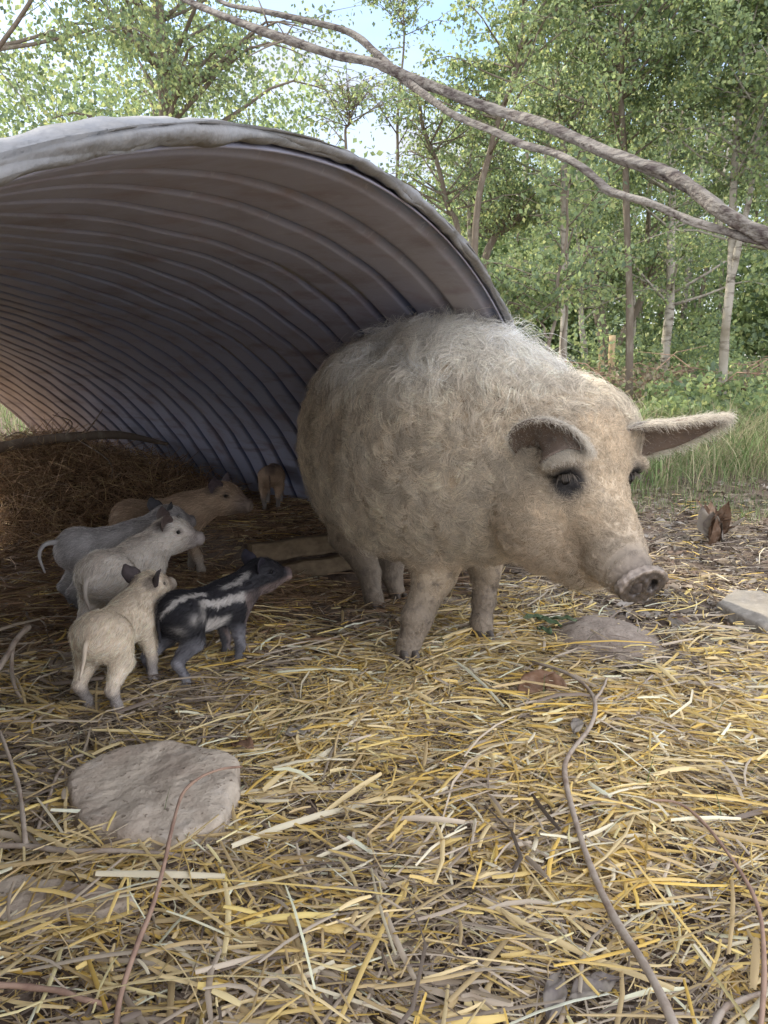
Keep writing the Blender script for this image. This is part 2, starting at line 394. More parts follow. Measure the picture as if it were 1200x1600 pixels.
# ============================================================ SOW
SOWMB = {}
EYE_L = at(885, 750, 1.745); EYE_R = at(986, 747, 1.835)
NOSE = at(1004, 914, 1.60)
ndir = unit(np.array([.36, -.85, -.37]))
NF = frame(ndir, (-.12, 0, 1))
def sow_sdf(P):
    bd = unit(np.array([-.22, .97, 0.0])); B = frame(bd)
    d = sd_ell(P, (.055, 2.50, .575), (.56, .295, .300), B)
    d = smin(d, sd_ell(P, (.02, 2.74, .575), (.33, .285, .30), B), .10)
    d = smin(d, sd_ell(P, (.17, 2.20, .60), (.33, .245, .300), B), .12)
    d = smin(d, sd_ell(P, (.09, 2.45, .475), (.42, .25, .19), B), .10)
    d = smin(d, sd_ell(P, (-.10, 2.78, .50), (.20, .17, .26), B), .04)
    d = smin(d, sd_ell(P, (.03, 2.22, .50), (.15, .14, .24), B), .04)
    # neck
    d = smin(d, sd_cone(P, (.22, 2.18, .62), (.41, 1.98, .60), .240, .180), .10)
    d = smin(d, sd_ell(P, at(925, 672, 1.98), (.10, .09, .07)), .09)
    # skull and face
    Hc = (EYE_L+EYE_R)/2
    fa = unit(NOSE-Hc); FF = frame(fa)
    sk = Hc-fa*.03+np.array([-.025, .085, .02])
    d = smin(d, sd_ell(P, sk, (.15, .118, .125), FF), .08)
    d = smin(d, sd_cone(P, sk+np.array([.0, -.01, -.03]), NOSE-ndir*.06, .108, .050), .045)
    d = smin(d, sd_cone(P, NOSE-ndir*.10+np.array([0, 0, -.005]), NOSE-ndir*.030, .054, .038), .03)
    # cheeks and jowls
    d = smin(d, sd_ell(P, at(842, 805, 1.875), (.130, .105, .120), FF), .055)
    d = smin(d, sd_ell(P, at(905, 850, 1.835), (.115, .082, .082), FF), .06)
    d = smin(d, sd_ell(P, at(775, 780, 2.10), (.13, .14, .17)), .10)
    # brow
    for E in (EYE_L, EYE_R):
        d = smin(d, sd_ell(P, E+np.array([0, .02, .032]), (.045, .03, .018)), .03)
        d = -smin(-d, sd_ell(P, E+np.array([-.0, -.022, -.002]), (.028, .026, .017)), .018)
    # wrinkles over the muzzle
    s_ = (P-NOSE)@ndir
    d = d+.0028*np.sin(s_*190)*np.exp(-((s_+.05)/.035)**2)
    # mouth line
    mo = sd_cone(P, NOSE-NF[:, 2]*.047-ndir*.02, at(905, 880, 1.78)+np.array([-.01, 0, 0]), .006, .003)
    d = -smin(-d, mo, .010)
    # front legs
    def leg(pts, rad_, k=.05):
        dd = None
        for i in range(len(pts)-1):
            e = sd_cone(P, pts[i], pts[i+1], rad_[i], rad_[i+1])
            dd = e if dd is None else smin(dd, e, .02)
        return dd
    for pts, rr in SOW_LEGS:
        d = smin(d, leg(pts, rr), .07)
    d = d+.004*np.sin(P[:, 0]*23+P[:, 2]*9)*np.sin(P[:, 1]*19+P[:, 2]*17)
    return d
SOW_LEGS = [
    ([(.165, 2.18, .42), at(678, 900, 2.10), at(652, 965, 2.06), at(638, 1010, 2.04), at(636, 1034, 2.03)], [.115, .058, .040, .032, .038]),
    ([(.31, 2.30, .42), at(757, 890, 2.26), at(756, 935, 2.24), at(751, 975, 2.22), at(752, 1000, 2.20)], [.095, .046, .034, .028, .033]),
    ([(-.11, 2.78, .46), at(548, 835, 2.74), at(578, 895, 2.70), at(584, 935, 2.66), at(588, 955, 2.64)], [.14, .078, .038, .030, .035]),
    ([(.12, 2.90, .46), at(614, 850, 2.90), at(612, 900, 2.88), at(620, 930, 2.86), at(624, 945, 2.84)], [.13, .070, .035, .029, .033]),
]
def sow_hit(px, py, y0=1.4, y1=2.6):        # depth of the sow's skin seen at a point of the picture
    ys = np.linspace(y0, y1, 260); d = sow_sdf(np.array([at(px, py, q) for q in ys])); i = np.nonzero(d < 0)[0]
    return float(ys[i[0]]) if len(i) else 1.9
sow = tag(empty('sow', (.1, 2.4, 0)), 'huge adult sow with curly cream woolly coat stepping out of the shelter mouth', 'pig')

def build_sow():
    V, Q, nrm = surface_nets(sow_sdf, (-.42, 1.45, -.1), (.78, 3.25, 1.0), .0085)
    def near(c, r): return np.exp(-(np.linalg.norm(V-np.asarray(c), axis=1)/r)**2)[:, None]
    col = np.tile(np.array([.46, .37, .26]), (len(V), 1))
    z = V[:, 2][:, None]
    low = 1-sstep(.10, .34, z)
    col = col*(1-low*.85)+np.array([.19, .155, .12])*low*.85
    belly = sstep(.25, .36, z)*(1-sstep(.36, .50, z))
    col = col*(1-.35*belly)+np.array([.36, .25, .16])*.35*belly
    for E in (EYE_L, EYE_R):
        k = near(E+np.array([0.004, 0, -.004]), .036); k = np.clip(k*2.2, 0, 1); col = col*(1-k)+np.array([.03, .027, .026])*k
    k = np.clip(near(NOSE-ndir*.05, .075)*1.3, 0, 1)*.8; col = col*(1-k)+np.array([.165, .145, .125])*k
    k = np.clip(near(NOSE+ndir*.01, .05)*1.5, 0, 1); col = col*(1-k)+np.array([.115, .092, .078])*k
    for sgn in (1, -1):
        k = np.clip(near(NOSE+NF@np.array([-.008, sgn*.022, -.004]), .016)*1.6, 0, 1); col = col*(1-k)+np.array([.02, .015, .013])*k
    col *= (1+.10*np.sin(V[:, :1]*41+V[:, 2:]*37)*np.sin(V[:, 1:2]*47))
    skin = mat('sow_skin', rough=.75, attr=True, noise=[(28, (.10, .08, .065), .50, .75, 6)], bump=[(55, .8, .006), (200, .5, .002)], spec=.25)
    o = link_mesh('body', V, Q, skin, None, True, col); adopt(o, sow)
    o.name = 'body'
    return V, Q, nrm, col
sV, sQ, sN, sCol = build_sow()

def ear_surface(spine, width, normal, cup, n=24, m=13):
    """a cupped leaf: spine points, half-widths, the direction its open side faces, cupping angle"""
    S = smooth_path(spine, n); Wd = np.interp(np.linspace(0, 1, n), np.linspace(0, 1, len(width)), width)
    Nn = np.array([np.asarray(normal[0])*(1-k)+np.asarray(normal[1])*k for k in np.linspace(0, 1, n)])
    T = unit(np.gradient(S, axis=0)); U = unit(np.cross(T, Nn)); Nf = unit(np.cross(U, T))
    cu = np.interp(np.linspace(0, 1, n), np.linspace(0, 1, len(cup)), cup)
    V = []
    for i in range(n):
        for j in range(m):
            a = (j/(m-1)*2-1)*cu[i]
            V.append(S[i]+U[i]*Wd[i]*math.sin(a)/max(math.sin(min(cu[i], 1.57)), .3)+Nf[i]*Wd[i]*(1-math.cos(a))*1.0)
    V = np.array(V)
    idx = (np.arange(n-1)[:, None]*m+np.arange(m-1)[None]).ravel()
    Q = np.stack([idx, idx+m, idx+m+1, idx+1], 1)
    return V, Q, S, U, Nf, Wd

earskin = mat('ear_skin', (.17, .125, .095), .7, noise=[(30, (.13, .10, .08), .45, .7, 4)], bump=[(60, .4, .003)], transl=.1)
ears = []
def sow_ear(spine, width, normal, cup):
    V, Q, S, U, Nf, Wd = ear_surface(spine, width, normal, cup)
    o = link_mesh('ear', V, Q, earskin, None, True)
    md = o.modifiers.new('thick', 'SOLIDIFY'); md.thickness = .008; md.offset = 0
    adopt(o, sow); ears.append((V, Q, S, U, Nf, Wd))
    return o
# the ear stretched out to the right of the photo, open side turned down
sow_ear([at(960, 690, 1.93), at(1000, 672, 1.90), at(1050, 664, 1.87), at(1100, 655, 1.83), at(1132, 652, 1.80)],
        [.066, .068, .056, .034, .006], [(-.05, -.64, -.76), (0, -.48, -.87)], [1.0, 1.05, 1.1, 1.1, 1.0])
# the ear folded over towards the camera, with its tip drooping
e0 = sow_hit(842, 712)
sow_ear([at(840, 706, e0+.03), at(838, 686, e0-.03), at(860, 676, e0-.07), at(888, 680, e0-.10), at(914, 700, e0-.11)],
        [.040, .050, .046, .032, .008], [(-.45, -.80, -.25), (-.70, -.60, -.35)], [1.1, 1.4, 1.5, 1.35, 1.0])

def ball(c, r, seg=20, rings=12, sc=(1, 1, 1), R=None):
    V = []; Fs = []
    for i in range(rings+1):
        a = math.pi*i/rings
        for j in range(seg):
            b = 2*math.pi*j/seg
            V.append((math.sin(a)*math.cos(b)*r*sc[0], math.sin(a)*math.sin(b)*r*sc[1], math.cos(a)*r*sc[2]))
    for i in range(rings):
        for j in range(seg):
            Fs.append([i*seg+j, (i+1)*seg+j, (i+1)*seg+(j+1) % seg, i*seg+(j+1) % seg])
    V = np.array(V)
    if R is not None: V = V@np.asarray(R).T
    return V+np.asarray(c), Fs
for E in (EYE_L, EYE_R):
    V_, F_ = ball(E+np.array([0.0, .010, -.002]), .0110)
    adopt(link_mesh('eye', V_, F_, M['eye']), sow)

def hoof(cx, cy, cz, heading, size, parent, name='hoof'):
    """two pointed toes side by side"""
    mb = MB(); ca, sa = math.cos(heading), math.sin(heading)
    for sg in (1, -1):
        pr = []
        lev = [(0, 1.0, 0), (.35, .95, -.02), (.75, .78, -.10), (1.0, .60, -.2)]
        for (hz, sc, bk) in lev:
            ring = []
            for k in range(14):
                a = 2*math.pi*k/14
                x = math.cos(a)*1.15*sc+bk*.5+(.25*sc if math.cos(a) > .6 else 0); y = math.sin(a)*.48*sc+sg*.52
                ring.append((cx+size*(x*ca-y*sa), cy+size*(x*sa+y*ca), cz+size*hz*1.25))
            pr += ring
        Fs = [[r*14+k, r*14+(k+1) % 14, (r+1)*14+(k+1) % 14, (r+1)*14+k] for r in range(3) for k in range(14)]
        Fs += [list(range(13, -1, -1)), list(range(42, 56))]
        mb.add(np.array(pr), Fs)
    o = mb.build(name, M['hoof']); adopt(o, parent); return o
for pts, rr in SOW_LEGS:
    f = pts[-1]; hoof(f[0]+.006, f[1]-.022, float(ground(f[0], f[1]))+.010, -1.35, .029, sow)

# ---- the woolly coat
def sow_coat():
    r = np.random.default_rng(11)
    z = sV[:, 2]
    Hc = (EYE_L+EYE_R)/2
    dn = np.linalg.norm(sV-NOSE, axis=1)
    def seg(a, b):
        ab = b-a; h = np.clip(((sV-a)@ab)/(ab@ab), 0, 1); return np.linalg.norm(sV-a-h[:, None]*ab, axis=1)
    face = 1-sstep(.10, .17, seg(Hc+np.array([.0, 0, .02]), NOSE))
    face = np.maximum(face, 0.75*(1-sstep(.08, .2, np.linalg.norm(sV-at(860, 830, 1.80), axis=1))))
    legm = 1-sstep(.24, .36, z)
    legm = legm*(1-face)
    front = 1-sstep(2.35, 2.75, sV[:, 1])
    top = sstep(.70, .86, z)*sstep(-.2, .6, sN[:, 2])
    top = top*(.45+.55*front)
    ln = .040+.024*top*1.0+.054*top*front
    ln = ln*(1-face)+.022*face
    ln = ln*(1-legm)+.010*legm
    eye = np.minimum(np.linalg.norm(sV-EYE_L, axis=1), np.linalg.norm(sV-EYE_R, axis=1))
    bald = sstep(.007, .012, eye)
    nose = sstep(.034, .052, dn)
    ln = ln*(.30+.70*sstep(.05, .14, dn))*(.5+.5*sstep(.03, .07, eye))
    wgt = (.55+.45*front+1.5*face+2.5*(1-sstep(.07, .15, dn)))*bald*nose*(.8+.2*(1-legm))
    # only sides the outside world sees carry fewer far-side strands
    vis = np.clip((sN@unit(np.array([-.1, -.95, .5])))+.75, .18, 1)
    wgt = wgt*vis
    C = 170000
    P, Nn, tri, wt = sample_surface(sV, sQ, sN, wgt, C, r)
    Ln = (ln[tri]*wt).sum(1)*r.uniform(.6, 1.3, C)
    fc = (face[tri]*wt).sum(1); tp = (top[tri]*wt).sum(1); lg = (legm[tri]*wt).sum(1)
    base = (sCol[tri]*wt[..., None]).sum(1)
    # clumps
    K = 5400
    ci = r.choice(C, K, replace=False); Cp = P[ci]
    own = np.empty(C, int)
    for a in range(0, C, 4000):
        dd = (Cp**2).sum(1)[None]-2*P[a:a+4000]@Cp.T; own[a:a+4000] = dd.argmin(1)
    def guide_dir(P_, N_, fc_, tp_):
        back = np.array([-.22, .55, -.62])
        facef = unit(-(NOSE-Hc))
        fl = back[None]*(1-fc_[:, None])+facef[None]*fc_[:, None]*1.1
        crest = np.array([.05, .25, .30])
        fl = fl*(1-tp_[:, None]*.9)+crest[None]*tp_[:, None]*.9
        fl = fl+.35*np.stack([np.sin(P_[:, 1]*17+P_[:, 2]*13), np.cos(P_[:, 0]*19+P_[:, 2]*11), np.sin(P_[:, 0]*13-P_[:, 1]*21)], 1)*(1-fc_[:, None]*.7)
        fl = fl-N_*(fl*N_).sum(1)[:, None]
        return unit(fl)
    cph = r.uniform(0, 2*math.pi, K); cfr = r.uniform(.7, 1.35, K); csg = r.choice([-1., 1.], K); cdir = unit(r.standard_normal((K, 3)))
    D = guide_dir(P, Nn, fc, tp)
    D = unit(D+.50*cdir[own]*(1-fc*.75)[:, None]+.22*r.standard_normal((C, 3)))
    D = unit(D-Nn*(D*Nn).sum(1)[:, None])
    lift = .44*(1-fc*.10)*(1-lg*.2)+.22*tp
    KP = 9; t = np.linspace(0, 1, KP)
    B = np.cross(Nn, D)
    long_ = np.clip(Ln/.045, 0, 1.5)
    amp = .0105*long_*(1-fc*.6)*r.uniform(.6, 1.3, C)*r.uniform(.5, 1.4, K)[own]
    turns = (1.45*cfr[own]+.12*r.standard_normal(C))
    ang = cph[own][:, None]+2*math.pi*turns[:, None]*t[None]*csg[own][:, None]
    out = np.zeros((C, KP, 3))
    lf = lift[:, None]*(1-.55*t[None])
    Ln = Ln*(1+.9*(r.uniform(.55, 1.4, K)[own]-1))
    wis = r.random(C) < .06; Ln = np.where(wis & (fc < .4) & (lg < .3), Ln*1.35, Ln)
    path_n = Ln[:, None]*t[None]*lf
    path_d = Ln[:, None]*t[None]*(1-.25*lf)
    sag = -Ln[:, None]*(t[None]**2)*.22
    e = amp[:, None]*np.minimum(1, t[None]*3)
    out = P[:, None, :]-Nn[:, None]*.002+Nn[:, None]*(path_n+e*np.cos(ang)*.8+.0)[..., None]+D[:, None]*(path_d)[..., None]+B[:, None]*(e*np.sin(ang)*1.25)[..., None]
    out[:, :, 2] += sag*(1-tp[:, None]*.6)
    # pull strands towards their clump's centre line
    cen = Cp[own]-P; cen = cen-Nn*(cen*Nn).sum(1)[:, None]
    pull = (.60*(1-fc*.95)*(1-lg*.85))[:, None]*t[None]**1.2
    out += cen[:, None]*(pull*np.where(wis, .25, 1)[:, None])[..., None]
    # flyaways
    tint = r.uniform(.72, 1.3, C)[:, None]
    ctint = (np.random.default_rng(5).uniform(.72, 1.22, K))[own][:, None]
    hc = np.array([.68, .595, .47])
    pale = np.array([.95, .91, .83])  # pale crest wool, with its backlit brightness painted in too
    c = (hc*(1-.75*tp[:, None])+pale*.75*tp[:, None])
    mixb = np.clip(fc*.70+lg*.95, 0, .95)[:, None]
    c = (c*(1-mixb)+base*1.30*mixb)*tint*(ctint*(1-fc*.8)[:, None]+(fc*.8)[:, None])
    ed = np.minimum(np.linalg.norm(P-EYE_L, axis=1), np.linalg.norm(P-EYE_R, axis=1))
    ed = ed+.006*np.sin(P[:, 2]*160+P[:, 0]*90)
    ed = np.minimum(*[np.linalg.norm((P-E_-np.array([.004, 0, -.004]))*np.array([.85, .8, 1.15]), axis=1) for E_ in (EYE_L, EYE_R)])+.005*np.sin(P[:, 2]*160+P[:, 0]*90)
    c = c*(.05+.95*sstep(.024, .042, ed))[:, None]
    gi = r.random(C) < .06
    c[gi] *= .45
    rad = np.where(fc > .5, .00042, .00046)[:, None]*(1-.7*t[None])*np.ones((C, 1))
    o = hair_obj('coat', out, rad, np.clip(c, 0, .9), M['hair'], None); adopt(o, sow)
    # ears: fringes and fuzz
    Ps = []; Ds = []; Ls = []; Cs = []
    for (V, Q, S, U, Nf, Wd) in ears:
        n = len(S); m = 13
        G = V.reshape(n, m, 3)
        for k in range(5200):
            i = r.uniform(0, n-1.001); edge = r.random() < .40
            j = r.choice([0, m-1.001]) if edge else r.uniform(0, m-1.001)
            ii = int(i); jj = int(j); p = G[ii, jj]*(1-(i-ii))*(1-(j-jj))+G[min(ii+1, n-1), jj]*(i-ii)*(1-(j-jj))+G[ii, min(jj+1, m-1)]*(1-(i-ii))*(j-jj)+G[min(ii+1, n-1), min(jj+1, m-1)]*(i-ii)*(j-jj)
            tt = unit(S[min(ii+1, n-1)]-S[max(ii-1, 0)])
            sgn = 1 if j > m/2 else -1
            outn = -Nf[ii]
            inside = (not edge) and r.random() < .10
            if edge: d_ = unit(tt*1.5+U[ii]*sgn*.3+Nf[ii]*.25+.40*r.standard_normal(3)); l_ = r.uniform(.010, .034)
            elif inside: d_ = unit(tt+Nf[ii]*.3+.3*r.standard_normal(3)); l_ = r.uniform(.01, .02)
            else: d_ = unit(tt*1.5+outn*.35+.30*r.standard_normal(3)); l_ = r.uniform(.014, .036)
            Ps.append(p+(Nf[ii]*.004 if inside else outn*.004)); Ds.append(d_); Ls.append(l_)
            Cs.append(np.array([.72, .66, .56])*r.uniform(.55, 1.15)*(1 if not inside else .5))
    Ps = np.array(Ps); Ds = np.array(Ds); Ls = np.array(Ls); C2 = len(Ps)
    t = np.linspace(0, 1, 7); B1 = unit(np.cross(Ds, r.standard_normal((C2, 3)))); B2 = np.cross(Ds, B1)
    a = r.uniform(0, 6.28, C2)[:, None]+t[None]*6.5
    out = Ps[:, None]+Ds[:, None]*(Ls[:, None]*t[None])[..., None]+B1[:, None]*(.0035*np.sin(a)*t[None])[..., None]+B2[:, None]*(.0035*np.cos(a)*t[None])[..., None]
    out[:, :, 2] -= .3*Ls[:, None]*t[None]**2
    o = hair_obj('ear_fringe', out, .00036*(1-.7*t[None])*np.ones((C2, 1)), np.clip(np.array(Cs), 0, .9), M['hair'], None); adopt(o, sow)
sow_coat()
def snout_sdf(P):
    q = (P-NOSE)@NF
    rad = np.sqrt((q[:, 1]/(.058-.10*np.maximum(0, -q[:, 2])))**2+(q[:, 2]/.038)**2)
    d = np.maximum((rad-1)*.038, np.abs(q[:, 0]+.004)-.006)-.004
    d = smin(d, sd_ell(P, NOSE-ndir*.024, (.030, .045, .034), NF), .012)
    d = -smin(-d, sd_ell(P, NOSE+ndir*.030, (.026, .042, .026), NF), .006)
    for sgn in (1, -1):
        d = -smin(-d, sd_ell(P, NOSE+NF@np.array([.006, sgn*.0225, -.003]), (.026, .0125, .0165), NF), .004)
    d = smin(d, sd_ell(P, NOSE+NF@np.array([.002, 0, .002]), (.010, .008, .022), NF), .006)
    d = d+.0011*np.sin(q[:, 1]*260+q[:, 0]*200)*np.sin(q[:, 2]*300+1)+.0016*np.sin(q[:, 0]*420)*sstep(-.008, -.02, q[:, 0])
    return d
def build_snout():
    V, Q, nn = surface_nets(snout_sdf, NOSE-.075, NOSE+.075, .003)
    q = (V-NOSE)@NF
    c = np.tile(np.array([.20, .17, .145]), (len(V), 1))
    k = sstep(-.010, .002, q[:, 0])[:, None]; c = c*(1-k)+np.array([.060, .046, .038])*k
    rad = np.sqrt((q[:, 1]/.058)**2+(q[:, 2]/.038)**2)
    k = (sstep(.86, 1.0, rad)*sstep(-.3, .6, q[:, 2]/.038))[:, None]; c = c*(1-k)+np.array([.26, .21, .17])*k
    for sgn in (1, -1):
        k = (1-sstep(.010, .018, np.sqrt((q[:, 1]-sgn*.0225)**2+(q[:, 2]+.003)**2)))[:, None]*sstep(-.03, -.004, q[:, :1]); c = c*(1-k)+np.array([.010, .008, .007])*k
    c = c*(.75+.5*(.5+.5*np.sin(V[:, :1]*210)*np.sin(V[:, 2:]*260+V[:, 1:2]*150)))
    m_ = mat('snout_skin', rough=.45, attr=True, noise=[(60, (.05, .04, .034), .52, .75, 6), (110, (.30, .26, .21), .62, .78, 4)], bump=[(120, .7, .003), (400, .4, .001)], spec=.45)
    adopt(link_mesh('snout', V, Q, m_, None, True, c), sow)
build_snout()
def lashes():
    r = np.random.default_rng(17); out = []
    for E in (EYE_L, EYE_R):
        for k in range(90):
            u = r.uniform(-1, 1); b = E+np.array([u*.020, -.006+.006*u*u, .014-.006*u*u+r.normal(0, .0015)])
            d = unit(np.array([u*.4, -1.0, -.15+r.normal(0, .25)])); l_ = r.uniform(.010, .024); t = np.linspace(0, 1, 6)[:, None]
            out.append(b+d*l_*t+np.array([0, 0, -.45])*l_*t**2)
    out = np.array(out); n = len(out)
    adopt(hair_obj('eyelashes', out, .0005*(1-.7*np.linspace(0, 1, 6)[None])*np.ones((n, 1)), np.array([.14, .12, .10])*r.uniform(.4, 2.2, (n, 1)), M['hair'], None), sow)
lashes()

# ============================================================ PIGLETS
def piglet(label, loc, yaw, scale=1.0, head=(0.0, 0.0), feet=None, colour=None, tail=((-.02, 0, -.02), (-.025, .0, -.06), (-.02, 0, -.10)), ear_tone=(.16, .12, .12), hair_n=15000, neck=.115, bodypitch=0.0, seed=0, hairtone=1.3, inner=(.3, .17, .13)):
    """built in its own frame: +x forwards, feet on z=0; loc is the point on the ground under its middle"""
    r = np.random.default_rng(100+seed)
    root = empty('piglet', loc, yaw); tag(root, label, 'piglet', 'piglets gathered in and before the shelter')
    root.scale = (scale,)*3
    hy, hp = head
    hd = np.array([math.cos(hp)*math.cos(hy), math.cos(hp)*math.sin(hy), math.sin(hp)])
    sh = np.array([.092, 0, .218+bodypitch*.1]); hip = np.array([-.095, 0, .213-bodypitch*.1])
    nk = sh+np.array([.02, 0, .025])
    nb = unit(np.array([.75, .0, .35])+hd*.6)
    hc = nk+nb*neck*.85
    HF = frame(hd)
    nose = hc+hd*.090-HF[:, 2]*.018
    feet = feet or {}
    fr = []
    for sg, nm in ((1, 'fl'), (-1, 'fr')):
        dx, dy = feet.get(nm, (0, 0)); ft = np.array([.095+dx, sg*.043+dy, .012])
        top = sh+np.array([-.005, sg*.036, -.02])
        el = np.array([.085+dx*.25, sg*.046+dy*.2, .140]); kn = (el+ft)/2+np.array([.008, 0, .0])
        fr.append(([top, el, kn, ft+np.array([-.002, 0, .022]), ft], [.038, .0215, .0145, .0120, .0145]))
    for sg, nm in ((1, 'hl'), (-1, 'hr')):
        dx, dy = feet.get(nm, (0, 0)); ft = np.array([-.108+dx, sg*.045+dy, .012])
        top = hip+np.array([.005, sg*.035, -.005])
        st = np.array([-.085+dx*.35, sg*.050+dy*.3, .140]); hk = np.array([-.140+dx*.75, sg*.048+dy*.7, .085])
        fr.append(([top, st, hk, ft+np.array([-.004, 0, .022]), ft], [.052, .031, .0155, .0120, .0145]))
    eyes = [hc+hd*.018+HF[:, 1]*sg*.036+HF[:, 2]*.014 for sg in (1, -1)]
    def sdf(P):
        d = sd_cone(P, hip, sh, .054, .050)
        d = smin(d, sd_ell(P, (0, 0, .203), (.14, .053, .062)), .03)
        d = smin(d, sd_ell(P, hip+np.array([-.006, 0, .002]), (.064, .055, .066)), .03)
        d = smin(d, sd_cone(P, sh+np.array([0, 0, .0]), hc-hd*.01, .062, .046), .04)
        d = smin(d, sd_ell(P, hc, (.062, .049, .050), HF), .02)
        d = smin(d, sd_cone(P, hc+hd*.015-HF[:, 2]*.008, nose-hd*.008, .042, .0225), .022)
        d = smin(d, sd_ell(P, hc-HF[:, 2]*.022-hd*.0, (.045, .035, .025), HF), .02)
        q = (P-nose)@HF
        disc = np.maximum((np.sqrt((q[:, 1]/.0215)**2+(q[:, 2]/.0185)**2)-1)*.0185, np.abs(q[:, 0])-.004)-.002
        d = smin(d, disc, .006)
        for sg in (1, -1):
            d = -smin(-d, sd_ell(P, nose+HF@np.array([.006, sg*.0085, .0]), (.008, .004, .005), HF), .003)
            d = -smin(-d, sd_ell(P, eyes[0 if sg > 0 else 1]+HF[:, 1]*sg*.006, (.010, .006, .007), HF), .006)
        for pts, rr in fr:
            dd = None
            for i in range(len(pts)-1):
                e = sd_cone(P, pts[i], pts[i+1], rr[i], rr[i+1]); dd = e if dd is None else smin(dd, e, .012)
            d = smin(d, dd, .025)
        return d
    lo = (-.26, -.16, -.01); hi = (.40, .16, .42)
    if abs(hy) > .3: lo = (-.26, -.24, -.01); hi = (.40, .24, .42)
    V, Q, nrm = surface_nets(sdf, lo, hi, .0055)
    col = colour(V, dict(hc=hc, hd=hd, HF=HF, nose=nose, eyes=eyes, sh=sh, hip=hip))
    skin = mat('piglet_skin', rough=.65, attr=True, bump=[((200, 900, 900), .25, .001), (60, .2, .003)], spec=.3)
    link_mesh('body', V, Q, skin, root, True, col)
    for sg, e in zip((1, -1), eyes):
        V_, F_ = ball(e+HF[:, 1]*sg*.0035-hd*.0, .0068, 12, 8); link_mesh('eye', V_, F_, M['eye'], root)
    em = mat('piglet_ear', ear_tone, .7, noise=[(60, tuple(x*.6 for x in ear_tone), .4, .7, 3)], transl=.15)
    for sg in (1, -1):
        b = hc-hd*.020+HF[:, 1]*sg*.030+HF[:, 2]*.030
        od = unit(HF[:, 1]*sg*.65+HF[:, 2]*.75-hd*.10); fr_ = unit(hd*.55+HF[:, 1]*sg*.75)
        V_, Q_, *_ = ear_surface([b-od*.008, b+od*.018, b+od*.042, b+od*.064+hd*.008], [.016, .026, .022, .003], [fr_, fr_], [.9, 1.0, .9, .8], 14, 9)
        o = link_mesh('ear', V_, Q_, em, root, True); md = o.modifiers.new('thick', 'SOLIDIFY'); md.thickness = .003; md.offset = 0
    tb = hip+np.array([-.064, 0, .030])
    tp = smooth_path([tb+np.array([.02, 0, .0])]+[tb+np.array(q) for q in tail], 16)
    V_, F_ = tube(tp, np.linspace(.010, .003, 16), 8); 
    tc_ = col[np.argmin(((V-tb)**2).sum(1))]
    o = link_mesh('tail', V_, F_, skin, root, True, np.tile(tc_, (len(V_), 1)))
    for pts, rr in fr:
        f = pts[-1]
        mb = MB()
        for sg in (1, -1):
            V_, F_ = ball(f+np.array([.006, sg*.0065, -.001]), .0085, 10, 8, (1.5, .75, 1.25)); mb.add(V_, F_)
        mb.build('hoof', M['hoof'], root)
    # fur
    C = hair_n
    P, Nn, tri, wt = sample_surface(V, Q, nrm, np.where(np.linalg.norm(V-nose, axis=1) > .025, 1., .05), C, r)
    base = (col[tri]*wt[..., None]).sum(1)
    hl = np.exp(-(np.linalg.norm(P-hc, axis=1)/.08)**2)[:, None]
    D = unit(np.array([-1., 0, -.45])[None]*(1-hl)-hd[None]*hl+.25*r.standard_normal((C, 3)))
    D = unit(D-Nn*(D*Nn).sum(1)[:, None])
    Ln = r.uniform(.009, .024, C)
    Ln = Ln*(.45+.55*sstep(.08, .15, P[:, 2]))
    t = np.linspace(0, 1, 4)
    out = P[:, None]+D[:, None]*(Ln[:, None]*t)[..., None]+Nn[:, None]*(Ln[:, None]*(.45*t-.25*t*t)[None])[..., None]
    hair_obj('coat', out, .00044*(1-.7*t[None])*np.ones((C, 1)), np.clip(base*hairtone*r.uniform(.45, 1.5, (C, 1)), 0, .9), M['hair'], root)
    return root

def blend(c, new, k):
    k = np.clip(np.asarray(k).reshape(-1, 1), 0, 1); return c*(1-k)+np.asarray(new)*k
def colour_plain(base, legs, face, back=None, backk=.5, eyek=.6):
    def fn(V, d):
        c = np.tile(np.asarray(base, float), (len(V), 1))
        c = blend(c, legs, 1-sstep(.05, .12, V[:, 2]))
        if back is not None: c = blend(c, back, backk*sstep(.22, .26, V[:, 2])*(1-sstep(.02, .05, np.abs(V[:, 1]))))
        dn = np.linalg.norm(V-d['nose'], axis=1); c = blend(c, face, (1-sstep(.02, .09, dn))*.8)
        for e in d['eyes']: c = blend(c, np.asarray(face)*.4, (1-sstep(.010, .022, np.linalg.norm(V-e, axis=1)))*eyek)
        for sg in (1, -1):
            b = d['hc']-d['hd']*.03+d['HF'][:, 1]*sg*.035+d['HF'][:, 2]*.03
            c = blend(c, np.asarray(face)*.55, (1-sstep(.015, .035, np.linalg.norm(V-b, axis=1)))*.7)
        c = c*(1+.10*np.sin(V[:, :1]*60+V[:, 1:2]*45)*np.sin(V[:, 2:]*70))
        return c
    return fn
